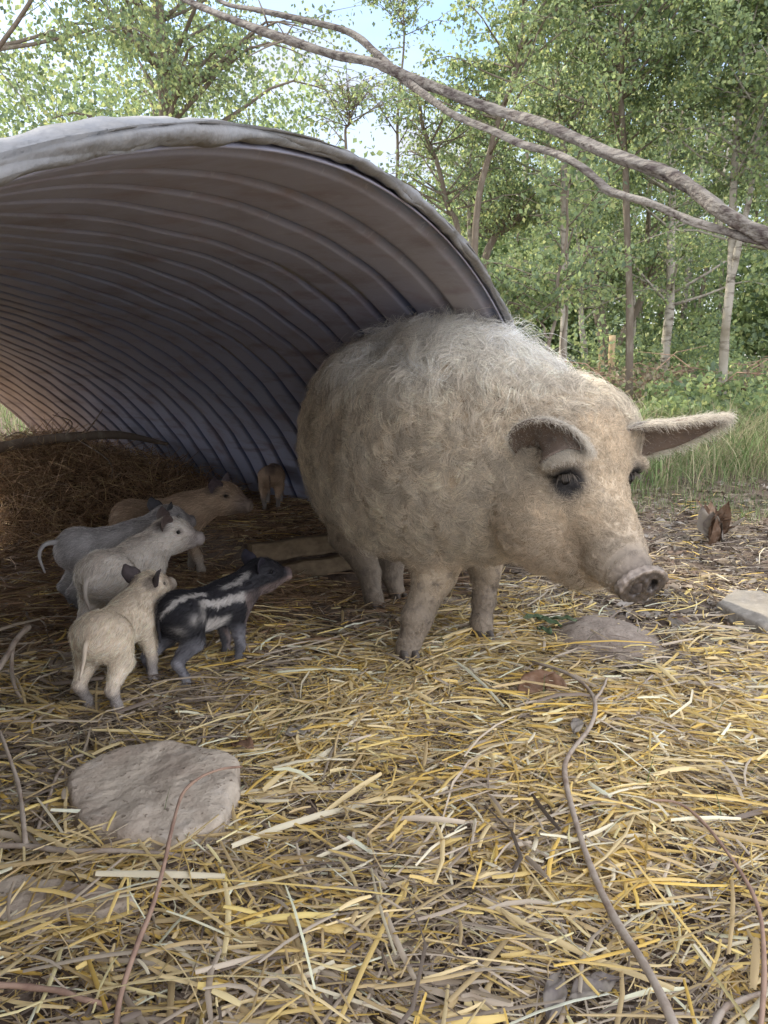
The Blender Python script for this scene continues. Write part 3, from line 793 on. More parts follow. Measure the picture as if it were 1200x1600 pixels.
def colour_striped(V, d):
    dark = np.array([.026, .025, .029]); pale = np.array([.48, .45, .42])
    c = np.tile(dark, (len(V), 1)); x, y, z = V[:, 0], np.abs(V[:, 1]), V[:, 2]
    # angular height round the trunk: 1 at the spine, 0 at mid flank, -1 at the belly
    a = np.arctan2(z-.208, y)/(math.pi/2)
    wv = .04*np.sin(x*30)+.025*np.sin(x*71+1)+.02*np.sin(x*150+z*90)+.035*np.sin(x*310+1)*np.sin(z*260)
    def band(c0, w, x0, x1): return (1-sstep(w*.6, w, np.abs(a+wv-c0)))*sstep(x0, x0+.02, x)*(1-sstep(x1-.02, x1, x))
    c = blend(c, pale, band(.66, .10, -.18, -.01)*.9)
    c = blend(c, pale, band(.32, .15, -.075, .115)*.9)
    c = blend(c, pale, band(.72, .09, .03, .16)*.6)
    c = blend(c, pale*1.1, band(-.42, .34, -.06, .055)*.95)
    c = blend(c, pale*.8, (np.exp(-((x+.10)/.014)**2-((a-.05)/.13)**2)+np.exp(-((x+.065)/.012)**2-((a-.1)/.2)**2)+np.exp(-((x+.135)/.013)**2-((a+.25)/.15)**2))*.8)
    c = blend(c, np.array([.30, .18, .14]), np.exp(-((z-.10)/.02)**2)*(y < .03)*.8)
    leg = (1-sstep(.12, .17, z))
    c = blend(c, np.array([.21, .205, .22]), leg*(.5+.5*sstep(-.3, .5, np.sin(x*70+z*40+V[:, 1]*50))))
    c = blend(c, np.array([.30, .29, .29]), (1-sstep(.02, .05, z))*.6)
    dn = np.linalg.norm(V-d['nose'], axis=1)
    q = (V-d['hc'])@d['HF']
    c = blend(c, np.array([.26, .20, .18]), sstep(.014, .026, -q[:, 2])*sstep(-.06, 0, q[:, 0])*.8)
    c = blend(c, np.array([.42, .33, .30]), sstep(.0, .02, -q[:, 2]-.01)*(1-sstep(-.09, -.02, q[:, 0]))*.4*(x > .1))
    c = blend(c, np.array([.35, .23, .2]), (1-sstep(.01, .03, dn))*.8)
    return c

cream = (.66, .56, .44)
def gl(x, y): return (x, y, float(ground(x, y))+.010)
piglet('small cream piglet nearest the camera, seen from behind with its tail hanging', gl(-.650, 1.81), 1.42, .85, head=(-.30, .12), neck=.10,
       feet=dict(hr=(-.025, -.012), hl=(-.0, .0), fr=(-.01, -.015), fl=(.0, .0)),
       colour=colour_plain(cream, (.33, .30, .28), (.24, .20, .17), (.48, .40, .31), .4), tail=((-.010, .004, -.03), (-.012, .012, -.075), (-.022, .022, -.125)), seed=1, ear_tone=(.10, .08, .08))
piglet('dark piglet with bold black and white stripes and spots facing right', gl(-.470, 1.965), .86, .86, head=(-.32, .12), neck=.125,
       feet=dict(hr=(-.005, -.0), hl=(-.045, .02), fr=(-.01, .0), fl=(.01, .0)), colour=colour_striped, tail=((-.008, .0, -.04), (-.005, .004, -.08), (-.008, .0, -.10)), ear_tone=(.035, .032, .045), seed=2, hairtone=1.15)
piglet('pale silver piglet beside the striped one with its head turned to the right', gl(-.775, 2.24), 1.32, 1.03, head=(-.95, -.02), neck=.12,
       colour=colour_plain((.66, .60, .53), (.36, .34, .33), (.27, .23, .22), (.44, .38, .33), .5), tail=((-.012, .004, -.03), (-.014, .008, -.07), (-.010, .0, -.11)), ear_tone=(.15, .11, .10), seed=3)
piglet('grey piglet with curled tail at the left, its head hidden behind the silver one', gl(-.93, 2.55), .66, 1.02, head=(.1, .05), neck=.12,
       colour=colour_plain((.50, .48, .47), (.22, .22, .22), (.18, .16, .16), (.31, .29, .28), .5), tail=((-.035, .0, .002), (-.06, -.01, -.03), (-.05, -.02, -.085)), ear_tone=(.10, .10, .11), seed=4)
piglet('tan piglet standing side on deep in the shelter behind the others', gl(-.865, 2.95), .16, 1.12, head=(-.30, -.10), neck=.13, bodypitch=.10,
       feet=dict(fr=(.04, -.01), fl=(-.0, 0)),
       colour=colour_plain((.40, .30, .21), (.28, .24, .20), (.20, .16, .14), (.28, .20, .14), .4), tail=((-.004, .0, -.03), (-.0, .0, -.06), (.002, 0, -.09)), ear_tone=(.13, .10, .11), seed=5)
piglet('tiny brown piglet far back by the sheet wall with its rear to the camera', gl(-.555, 3.82), 1.6, .74, head=(-.2, -.6), neck=.10, bodypitch=-.1,
       colour=colour_plain((.34, .24, .16), (.22, .19, .17), (.15, .12, .11), (.12, .085, .07), .8), tail=((-.004, .0, -.03), (-.0, .0, -.07), (.002, 0, -.11)), ear_tone=(.10, .08, .08), seed=6, hair_n=4000)

# ============================================================ STRAW
def straw_mesh(name, P, yaw, tilt, Ln, Wd, cols, label, bend, roll):
    n = len(P); ns = 4
    t = np.linspace(-.5, .5, ns)
    dx, dy = np.cos(yaw), np.sin(yaw)
    D = np.stack([dx*np.cos(tilt), dy*np.cos(tilt), np.sin(tilt)], 1)
    S = np.stack([-dy, dx, np.zeros(n)], 1); U = np.cross(D, S)
    S2 = S*np.cos(roll)[:, None]+U*np.sin(roll)[:, None]; U2 = -S*np.sin(roll)[:, None]+U*np.cos(roll)[:, None]
    cen = P[:, None]+D[:, None]*(Ln[:, None]*t)[..., None]
    side = (np.abs(t)*2)**1.5
    kink = np.where(t > .0, t*2, 0)[None]
    cen += S[:, None]*((bend[:, 0:1]*Ln[:, None]*.25)*side[None]+bend[:, 2:3]*Ln[:, None]*kink*.3)[..., None]
    cen[:, :, 2] += (bend[:, 1:2]*Ln[:, None]*.12)*(1-side[None])
    w_ = Wd[:, None]*np.array([.75, 1, 1, .7])[None]
    A = cen-S2[:, None]*w_[..., None]*.5; Bm = cen+U2[:, None]*w_[..., None]*.28; Cc = cen+S2[:, None]*w_[..., None]*.5
    V = np.stack([A, Bm, Cc], 2).reshape(-1, 3)
    b = (np.arange(n)*ns*3)[:, None]
    q = []
    for i in range(ns-1):
        for j in range(2):
            q.append([i*3+j, i*3+j+1, (i+1)*3+j+1, (i+1)*3+j])
    Q = (b[:, None]+np.array(q)[None]).reshape(-1, 4)
    c = np.repeat(cols, ns*3, axis=0)
    return tag(link_mesh(name, V, Q, M['straw'], None, True, c), label, None, None, 'stuff')

PAL = np.array([[.74, .54, .20], [.76, .60, .32], [.56, .42, .22], [.54, .45, .34], [.37, .30, .225], [.23, .18, .14], [.84, .75, .54], [.13, .10, .075], [.74, .50, .13]])
def shelter_in(x, y):       # 1 under the roof
    d = np.array([.75-(-.5), 3.34+.3]); nx, ny = -d[1], d[0]; l = math.hypot(nx, ny)
    s = ((x+.5)*nx+(y+.3)*ny)/l
    return sstep(.0, .5, s)
def scatter_straw(n, ylo, yhi, lmu, wmu, h, name, label, seed, chips=False, weight=None):
    r = np.random.default_rng(seed)
    out = []
    m = int(n*1.9)
    f = r.random(m)
    y = (ylo**2+f*(yhi**2-ylo**2))**.5
    x = (r.random(m)-.5)*2*(y*.60+.62+.35*r.random(m)**2)
    keep = np.ones(m, bool)
    if weight is not None: keep &= r.random(m) < weight(x, y)
    x = x[keep][:n]; y = y[keep][:n]; k = len(x)
    z = ground(x, y)+r.random(k)**1.6*h+.002
    coh = 1.3*wob(x*1.4, y*1.4, 1, 4)+.25
    yaw = np.where(r.random(k) < .45, coh+r.normal(0, .5, k), r.uniform(0, math.pi, k))
    tilt = r.normal(0, .13, k); 
    Ln = lmu*np.exp(r.normal(0, .55, k)); Ln = np.clip(Ln, .012, .30)
    Wd = wmu*np.exp(r.normal(0, .35, k)); Wd = np.clip(Wd, .0009, .0105)
    tilt = np.where(Ln > .1, tilt*.5, tilt)
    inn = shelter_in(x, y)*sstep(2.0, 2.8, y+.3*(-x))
    far = sstep(2.4, 3.2, y)*(1-inn)*sstep(.2, .6, x)
    dull = np.clip(sstep(.0, .9, wob(x*.9, y*.9, 1, 9)+.3)*.55+.65*far+(.50 if chips else 0), 0, .95)
    yellow = r.random(k) > dull
    ci = np.where(yellow, r.choice([0, 1, 2, 6, 8, 3], k, p=[.25, .25, .2, .12, .1, .08]), r.choice([3, 4, 5, 7, 2], k, p=[.32, .28, .18, .08, .14]))
    cols = PAL[ci]*r.uniform(.7, 1.18, (k, 1))
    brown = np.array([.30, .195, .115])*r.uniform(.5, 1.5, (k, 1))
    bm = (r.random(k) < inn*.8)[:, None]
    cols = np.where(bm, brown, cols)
    b = np.stack([r.normal(0, .16, k), np.abs(r.normal(0, .25, k)), np.where(r.random(k) < .22, r.normal(0, .9, k), 0)], 1)
    straw_mesh(name, np.stack([x, y, z], 1), yaw, tilt, Ln, Wd, np.clip(cols, 0, .8), label, b, r.normal(0, .6, k))
def bare(x, y):     # bare soil and rocks poke through
    m = np.exp(-(((x-.69)/.24)**2+((y-2.22)/.20)**2)**2)*.97
    g = sstep(.25, .75, x+.1*wob(x, y, 2))*sstep(1.80, 2.35, y+.15*wob(x, y, 1.5, 5))*.94
    c = .93*np.exp(-(((x+.15)/.22)**2+((y-2.50)/.30)**2)**2)
    p_ = sstep(.42, .75, wob(x*1.6, y*1.6, 1.3, 6))*.75
    st = .93*np.exp(-(((x+.385)/.13)**2+((y-1.30)/.085)**2)**3)+.6*np.exp(-(((x+.47)/.14)**2+((y-1.04)/.05)**2)**3)
    return 1-np.clip(np.maximum(np.maximum(np.maximum(m, g), np.maximum(c, p_)), st), 0, .97)
scatter_straw(88000, .15, 2.7, .036, .0026, .024, 'straw_litter', 'fine chopped straw and chaff covering the ground', 21, True, bare)
scatter_straw(44000, .15, 2.9, .068, .0048, .040, 'straw', 'loose golden straw strewn over the ground', 22, False, lambda x, y: bare(x, y)*(.16+.84*sstep(-.40, .30, wob(x*2.1, y*2.3, 1.1, 11))))
scatter_straw(2000, .15, 2.6, .13, .0062, .044, 'long_straw', 'longest bright stalks lying on top of the straw', 24, False, bare)
scatter_straw(60000, 2.6, 6.0, .060, .0032, .030, 'bedding_straw', 'brown trampled bedding straw and litter around and inside the shelter', 23, False, lambda x, y: np.where(x < .3, 1, .22*(1-sstep(3.4, 5.2, y)))*(1-.95*(np.abs(x+.22) < .30)*((y-2.93-(x+.5)*.69) < .03)*(y < 3.3)))
def heap():
    r = np.random.default_rng(31); n = 9000
    x = r.normal(-1.75, .40, n); y = r.normal(3.98, .34, n); keep = (x > -2.9) & (x < -.75) & (y < 4.8)
    x = x[keep]; y = y[keep]; k = len(x)
    z = ground(x, y)+r.random(k)*.10
    cols = np.array([.27, .18, .105])*r.uniform(.45, 2.0, (k, 1)); yl = r.random(k) < .12; cols[yl] = PAL[2]
    b = np.stack([r.normal(0, .8, k), r.normal(0, .6, k), r.normal(0, .3, k)], 1)
    straw_mesh('straw_heap', np.stack([x, y, z], 1), r.uniform(0, 6.28, k), r.normal(.1, .55, k), np.clip(.12*np.exp(r.normal(0, .5, k)), .03, .4), np.full(k, .0032), cols, 'tangled heap of dark dry bedding piled at the rear left of the shelter', b, r.normal(0, 1, k))
heap()

# ============================================================ ROCKS AND EARTH
def rock(name, label, cat, outline, Yf, height, seed, material='rock', sink=.02, tilt=0.0, dome=False):
    """outline: pixel points of the stone's edge on the ground; built as a solid slab with rounded rim"""
    r = np.random.default_rng(seed)
    pts = []
    for (px, py) in outline:
        a = (py-800)/FPX; ang = math.atan(a)+PITCH; Y = (CAMH-height*.5)/math.tan(ang)
        p = at(px, py, Y); pts.append(p[:2])
    P = np.array(pts); c = P.mean(0)
    n = 72; C_ = np.vstack([P, P[:1]]); sl_ = np.concatenate([[0], np.cumsum(np.linalg.norm(np.diff(C_, axis=0), axis=1))])
    tq = np.linspace(0, sl_[-1], n, endpoint=False); E = np.stack([np.interp(tq, sl_, C_[:, 0]), np.interp(tq, sl_, C_[:, 1])], 1)
    for _ in range(1): E = (np.roll(E, 1, 0)+2*E+np.roll(E, -1, 0))/4
    E = E+.0025*np.stack([np.sin(tq*95+seed), np.cos(tq*70+seed)], 1)
    zg = float(ground(*c))
    lev = [(1.03, -sink), (1.05, height*.15), (1.03, height*.62), (1.0, height*.88), (.96, height*.97), (.75, height*1.0), (.5, height*1.02), (.25, height*1.03), (.02, height*1.02)]
    if dome: lev = [(q, height*(1-q**2.2)-.006) for q in (1.15, 1.0, .9, .8, .7, .6, .5, .4, .3, .2, .1, .02)]
    V = []
    for (s, z) in lev:
        for i, e in enumerate(E):
            q = c+(e-c)*s*(1+.012*math.sin(i*.9+z*60)); V.append((q[0], q[1], zg+z+.10*height*math.sin(q[0]*23+seed)*math.cos(q[1]*19)*(s < 1)+tilt*(q[1]-c[1])*(z > 0)))
    V = np.array(V)
    Fs = [[l*n+k, l*n+(k+1) % n, (l+1)*n+(k+1) % n, (l+1)*n+k] for l in range(len(lev)-1) for k in range(n)]
    Fs.append([(len(lev)-1)*n+k for k in range(n)])
    o = link_mesh(name, V, Fs, M[material], None, True)
    md = o.modifiers.new('sub', 'SUBSURF'); md.levels = 2; md.render_levels = 2
    tx = bpy.data.textures.new('rough', 'CLOUDS'); tx.noise_scale = .07; tx.noise_depth = 4
    dm = o.modifiers.new('disp', 'DISPLACE'); dm.texture = tx; dm.strength = height*.30; dm.mid_level = .5; dm.texture_coords = 'GLOBAL'
    return tag(o, label, cat)
rock('rock', 'flat pale brown stone slab lying in the straw at lower left', 'rock', [(108, 1232), (112, 1226), (186, 1196), (192, 1194), (262, 1186), (270, 1186), (368, 1204), (372, 1208), (366, 1248), (350, 1288), (344, 1294), (262, 1318), (250, 1319), (146, 1312), (138, 1309), (116, 1280), (112, 1272)], 1.3, .058, 3, tilt=.10)
rock('rock', 'low half buried stone with straw across it near the left edge', 'rock', [(-20, 1390), (40, 1378), (120, 1392), (190, 1398), (215, 1415), (160, 1445), (90, 1440), (60, 1470), (-10, 1445)], 1.1, .030, 4)
rock('rock', 'grey pointed stone near the right edge beyond the snout', 'rock', [(1118, 948), (1150, 930), (1190, 928), (1230, 945), (1240, 975), (1190, 985), (1150, 965)], 2.5, .06, 5, 'rockgrey')
rock('earth_mound', 'smooth bare mound of trodden earth below the snout', 'mound', [(868, 985), (885, 968), (925, 960), (975, 968), (1030, 992), (1045, 1022), (1000, 1038), (940, 1036), (895, 1020), (870, 1003)], 2.2, .042, 6, 'soilpale', sink=.03, dome=True)
rock('rock', 'small rounded dark stone beside the hind leg of the cream piglet', 'rock', [(72, 1040), (95, 1030), (125, 1035), (130, 1050), (100, 1058), (78, 1055)], 2, .035, 8)
# ============================================================ STICKS
def gp(px, py, lift=.02):
    lift = lift+.010
    z = lift
    for _ in range(12):
        ang = math.atan((py-800)/FPX)+PITCH; Y = (CAMH-z)/math.tan(ang); p = at(px, py, Y); z = float(ground(p[0], p[1]))+lift
    return p
def stick(name, label, cat, paths, material, lift=.02, seg=8, n=46):
    mb = MB()
    for pts, r0, r1 in paths:
        P = smooth_path([gp(*q) if len(q) == 2 else gp(q[0], q[1], q[2]) for q in pts], n)
        P[:, 2] += .0012*np.sin(np.arange(n)*.35)
        R = np.linspace(r0, r1, n)*(1+.05*np.sin(np.arange(n)*1.7)+.08*np.sin(np.arange(n)*.61))
        V, Fs = tube(P, R, seg); mb.add(V, Fs)
    return tag(mb.build(name, M[material]), label, cat)
stick('stick', 'long pale forked stick snaking down through the straw at right', 'stick', [
    ([(832, 1034, .05), (880, 1050, .05), (915, 1072, .045), (930, 1100, .04), (922, 1135, .04), (892, 1175, .04), (882, 1205, .04), (893, 1260, .04), (920, 1345, .04), (958, 1430, .045), (1005, 1505, .05), (1035, 1562, .055), (1062, 1625, .06)], .0040, .0062),
    ([(929, 1094, .042), (942, 1075, .05), (948, 1060, .06)], .0040, .0030)], 'stick')
stick('stick', 'thin arching brown stem near the right edge of the straw', 'stick', [([(1015, 1250, .03), (1060, 1256, .035), (1100, 1285, .04), (1150, 1352, .045), (1185, 1420, .05), (1194, 1500, .05), (1190, 1590, .045), (1180, 1650, .04)], .0022, .0036)], 'stem')
stick('stick', 'thin reddish stem arching over the pale stone slab', 'stick', [([(378, 1198, .10), (345, 1203, .12), (310, 1216, .12), (285, 1240, .11), (270, 1290, .10), (258, 1345, .085), (240, 1410, .065), (213, 1480, .05), (188, 1560, .03), (180, 1620, .02)], .0020, .0040)], 'stem')
stick('stick', 'straight grey stick lying below the pale stone slab', 'stick', [([(-30, 1325, .03), (40, 1322, .03), (120, 1330, .03), (200, 1330, .03), (240, 1333, .025), (282, 1337, .02)], .0055, .0030), ([(40, 1322, .03), (36, 1280, .05), (28, 1225, .07), (8, 1165, .10), (-12, 1120, .12)], .0045, .003)], 'stick')
stick('stick', 'short brown stick across the bottom left corner', 'stick', [([(-30, 1542, .03), (40, 1541, .03), (95, 1550, .03), (135, 1562, .03), (172, 1573, .02)], .0042, .0032)], 'stem')
stick('stick', 'bent pale stick standing up at the left edge by the piglets', 'stick', [([(45, 980, .12), (25, 1000, .11), (8, 1030, .09), (-14, 1062, .06), (-30, 1090, .02)], .0075, .0060), ([(20, 1008, .10), (18, 1045, .06), (24, 1075, .04), (36, 1096, .015)], .0055, .0040)], 'stick')
stick('stick', 'thin grey twig between the stone slab and the left edge', 'stick', [([(128, 1180, .03), (105, 1190, .03), (88, 1215, .03), (75, 1250, .03), (58, 1300, .02)], .0028, .0034)], 'stick')
stick('stick', 'short grey stick at the bottom right corner', 'stick', [([(1110, 1620, .03), (1125, 1585, .03), (1150, 1565, .03), (1195, 1552, .03)], .0050, .0030)], 'stick')
stick('stick', 'pale bleached twig lying among litter right of the forked stick', 'stick', [([(940, 1100, .01), (985, 1085, .02), (1020, 1055, .03)], .0022, .003)], 'stick')

# branch lying across the rear heap inside the shelter
def world_stick(name, label, cat, paths, material, seg=10, n=40, jit=.04):
    mb = MB()
    for pts, radii in paths:
        P = smooth_path([at(*q) for q in pts], n); R = np.interp(np.linspace(0, 1, n), np.linspace(0, 1, len(radii)), radii)
        R = R*(1+jit*np.sin(np.arange(n)*1.1)+jit*np.sin(np.arange(n)*2.3+1))
        V, Fs = tube(P, R, seg, .03); mb.add(V, Fs)
    return tag(mb.build(name, M[material]), label, cat)
world_stick('fallen_log', 'dark rough branch lying on the bedding heap at the rear left opening', 'branch', [([(-60, 706, 3.9), (0, 699, 3.95), (50, 690, 4.0), (110, 683, 4.05), (190, 680, 4.15), (262, 694, 4.3)], [.028, .028, .026, .025, .022, .010]),
    ([(100, 684, 4.03), (112, 660, 4.0), (82, 648, 3.98)], [.004, .003, .002]), ([(130, 682, 4.07), (150, 655, 4.05), (160, 640, 4.03)], [.004, .003, .002]), ([(60, 690, 4.0), (30, 676, 4.0), (8, 684, 4.0)], [.005, .003, .002]), ([(118, 684, 4.05), (170, 720, 3.9), (175, 750, 3.85)], [.004, .003, .002])], 'bark')

# big dead limb sweeping overhead
bl = tag(empty('dead_branch', (1.5, 2, 0)), 'large weathered dead limb forking overhead from the right to upper left', 'branch')
def limb(pts, radii, seg=20, n=150, knots=()):
    P = smooth_path([at(*q) for q in pts], n); R = np.interp(np.linspace(0, 1, n), np.linspace(0, 1, len(radii)), radii)
    i = np.arange(n); R = R*(1+.045*np.sin(i*.45)+.035*np.sin(i*.9+1)+.03*np.sin(i*1.9))
    V, Fs = tube(P, R, seg, .0)
    V = V.reshape(-1, 3); ring = np.concatenate([np.repeat(i, seg), [0, n-1]]); k = np.concatenate([np.tile(np.arange(seg), n), [0, 0]])
    cen = P[ring]; off = (V-cen)*.80
    f = 1+.12*np.sin(k*2*math.pi/seg*3+ring*.08)+.08*np.sin(k*2*math.pi/seg*5-ring*.13)+.12*np.maximum(0, np.sin(k*2*math.pi/seg+ring*.31))**8*(np.sin(ring*.5) > .2)
    return cen+off*f[:, None], Fs
V1, F1 = limb([(250, -22, 3.1), (300, 5, 3.0), (400, 45, 2.85), (450, 62, 2.78), (520, 85, 2.7), (575, 95, 2.62), (600, 103, 2.6), (650, 125, 2.55), (700, 144, 2.48), (750, 164, 2.44), (800, 181, 2.4), (850, 196, 2.33), (900, 218, 2.28), (950, 240, 2.23), (1000, 257, 2.18), (1040, 270, 2.15), (1080, 293, 2.1), (1125, 328, 2.05), (1165, 353, 2.02), (1210, 378, 2.0), (1330, 470, 1.95), (1600, 760, 1.9), (1850, 1050, 1.88)],
              [.009, .012, .016, .017, .016, .016, .017, .018, .018, .018, .019, .018, .019, .020, .021, .021, .021, .022, .023, .024, .026, .03, .034])
mb = MB(); mb.add(V1, F1); adopt(mb.build('main_limb', M['deadwood']), bl)
V2, F2 = limb([(320, -22, 3.06), (350, 5, 3.0), (400, 15, 2.95), (470, 30, 2.86), (545, 50, 2.75), (590, 85, 2.66), (630, 122, 2.58), (665, 148, 2.50), (700, 174, 2.44), (735, 191, 2.40), (775, 207, 2.35), (815, 226, 2.31), (860, 238, 2.27), (900, 256, 2.22), (930, 279, 2.20), (950, 297, 2.18), (980, 307, 2.15), (1015, 317, 2.13), (1050, 332, 2.11), (1085, 347, 2.08), (1125, 359, 2.06), (1165, 372, 2.03), (1190, 380, 2.01)],
              [.006, .008, .010, .011, .013, .014, .014, .013, .012, .012, .012, .012, .012, .012, .0125, .0125, .0115, .011, .012, .012, .012, .011, .008])
mb = MB(); mb.add(V2, F2); adopt(mb.build('side_limb', M['deadwood']), bl)
for pts, ra in (([(418, 38, 2.84), (412, 20, 2.8), (402, -5, 2.8)], [.004, .003, .002]), ([(448, 62, 2.78), (420, 72, 2.74), (388, 88, 2.7)], [.004, .003, .0018]), ([(446, 58, 2.78), (438, 44, 2.76), (432, 36, 2.75)], [.003, .002, .0015]), ([(448, 56, 2.78), (456, 42, 2.76), (461, 37, 2.75)], [.003, .002, .0015]), ([(430, 66, 2.77), (410, 72, 2.74), (388, 72, 2.72)], [.003, .002, .0015])):
    P = smooth_path([at(*q) for q in pts], 10); V_, F_ = tube(P, np.interp(np.linspace(0, 1, 10), np.linspace(0, 1, 3), ra), 6); adopt(link_mesh('twig', V_, F_, M['bark']), bl)

# ============================================================ BOARDS
def board(label, a, b, zlo, zhi, thick, seed):
    a = np.array(a, float); b = np.array(b, float); d = unit(b-a); nr = np.array([-d[1], d[0]])
    r = np.random.default_rng(seed); n = 30; V = []
    for i in range(n):
        p = a+(b-a)*i/(n-1); j = .0025*math.sin(i*.7+seed)+r.normal(0, .0008)
        e = .004
        prof = [(0, zlo+e), (e, zlo), (thick-e, zlo), (thick, zlo+e), (thick, zhi-e), (thick-e, zhi), (e, zhi), (0, zhi-e)]
        for (u, z) in prof: V.append((p[0]+nr[0]*(u+j), p[1]+nr[1]*(u+j), z+j*.8+.0))
    Fs = [[i*8+k, (i+1)*8+k, (i+1)*8+(k+1) % 8, i*8+(k+1) % 8] for i in range(n-1) for k in range(8)]+[list(range(8)), list(range((n-1)*8+7, (n-1)*8-1, -1))]
    return tag(link_mesh('board', np.array(V), Fs, M['board'], None, False), label, 'board', 'boards edging the bedding')
board('upper weathered plank holding back the bedding behind the sow hind legs', (-.50, 2.87), (.02, 3.225), .074, .148, .045, 1)
board('lower plank under the other one at the edge of the bedding', (-.44, 2.865), (.05, 3.20), -.004, .062, .04, 2)

# ============================================================ LEAVES, CLUMP
def leafshape(c, yaw, pitch_, L_, W_, curl, roll=0.0, n=12, m=7):
    V = []
    for i in range(n):
        t = i/(n-1); w_ = W_*max(.02, math.sin(math.pi*min(1, t**.85)))**1.1
        for j in range(m):
            s = j/(m-1)*2-1
            x = (t-.5)*L_; y = s*w_*.5; z = abs(s)**1.5*w_*.07+curl*math.sin(t*math.pi)*L_*.3+.004*math.sin(t*14+s*4)
            V.append((x, y, z))
    V = np.array(V)
    R_ = np.array(Matrix.Rotation(yaw, 3, 'Z')@Matrix.Rotation(pitch_, 3, 'Y')@Matrix.Rotation(roll, 3, 'X'))
    V = V@R_.T+np.asarray(c)
    Fs = [[i*m+j, (i+1)*m+j, (i+1)*m+j+1, i*m+j+1] for i in range(n-1) for j in range(m-1)]
    return V, Fs
def leaf_obj(label, px, py, L_, W_, yaw, pitch_, material, curl=.25, lift=.03, group=None, roll=0.0):
    V, Fs = leafshape(gp(px, py, lift), yaw, pitch_, L_, W_, curl, roll)
    o = link_mesh('leaf', V, Fs, M[material], None, True); md = o.modifiers.new('t', 'SOLIDIFY'); md.thickness = .0006
    return tag(o, label, 'leaf', group)
leaf_obj('large reddish brown dead leaf at the head of the forked stick', 838, 1066, .115, .062, .35, -.35, 'deadleaf', .15, .03, roll=.55)
leaf_obj('smaller brown dead leaf tucked behind the large one', 868, 1070, .075, .05, -.6, .2, 'deadleaf', .2, .030, roll=.8)
leaf_obj('grey dry leaf in the straw just under the brown pair', 902, 1135, .085, .03, 1.2, .1, 'greyleaf', .3)
for k, (px, py, a) in enumerate([(835, 965, .4), (858, 972, -.7), (850, 985, 1.9), (880, 968, 2.6)]):
    leaf_obj(['dull green fallen leaf, leftmost of the four below the sow throat', 'dull green fallen leaf, second from the left below the sow throat', 'dull green fallen leaf lying nearest the camera below the sow throat', 'dull green fallen leaf, rightmost of the four below the sow throat'][k], px, py, .085, .035, a, .1, 'greenleaf', .2, .03, 'green leaves below the sow')
leaf_obj('grey curled leaf in the straw at the bottom centre', 868, 1555, .09, .03, 1.2, 0, 'greyleaf', .25, .012)
leaf_obj('brown papery leaf at the bottom between straw stalks', 930, 1545, .09, .035, .5, .1, 'greyleaf', .25, .012)
leaf_obj('grey leaf scrap lying right of the striped piglet in the straw', 465, 1145, .06, .04, .5, .1, 'greyleaf', .2, .03)
leaf_obj('dark dry leaf on straw above the pale slab corner', 378, 1165, .07, .04, 2.5, .2, 'deadleaf', .3, .03)

# upright clump of curled dead leaves at right
cl = tag(empty('dead_leaf_clump', tuple(gp(1112, 850, 0))), 'upright clump of curled brown and grey dead leaves on the bare ground', 'leaf clump')
c0 = gp(1112, 848, 0); r_ = np.random.default_rng(44)
for k in range(17):
    a = r_.uniform(0, 6.28); h = r_.uniform(.06, .19)
    V_, F_ = leafshape(c0+np.array([math.cos(a)*.06, math.sin(a)*.05, h*.65]), a, -.95+r_.normal(0, .35), r_.uniform(.13, .22), r_.uniform(.05, .085), r_.uniform(-.4, .4), r_.normal(0, .8))
    o = link_mesh('leaf', V_, F_, M['darkleaf' if k % 4 else 'greyleaf'], None, True); adopt(o, cl)

# small litter of the far right ground: twigs, chips, dead leaves (nobody could count them)
def litter():
    r = np.random.default_rng(52); mb_V = []; mb_F = []; cols = []; n0 = 0
    for k in range(5600):
        y = r.uniform(1.9, 5.4); x = r.uniform(.25, y*.56+.9)
        if abs(x-.7) < .2 and abs(y-2.2) < .15: continue
        L_ = r.uniform(.015, .07); V, Fs = leafshape((x, y, float(ground(x, y))+.008+r.random()*.01), r.uniform(0, 6.28), r.normal(0, .25), L_, L_*r.uniform(.25, .6), r.uniform(-.2, .4), r.normal(0, .4), 5, 3)
        mb_V.append(V); mb_F += [[i+n0 for i in f] for f in Fs]; n0 += len(V)
        c = np.array([[.20, .14, .10], [.27, .22, .17], [.15, .12, .09], [.34, .30, .255], [.23, .175, .12]][r.integers(5)])*r.uniform(.7, 1.2)
        cols.append(np.tile(c, (len(V), 1)))
    tag(link_mesh('leaf_litter', np.vstack(mb_V), mb_F, M['straw'], None, True, np.vstack(cols)), 'dry leaf litter scattered on the ground right of the sow', None, None, 'stuff')
litter()

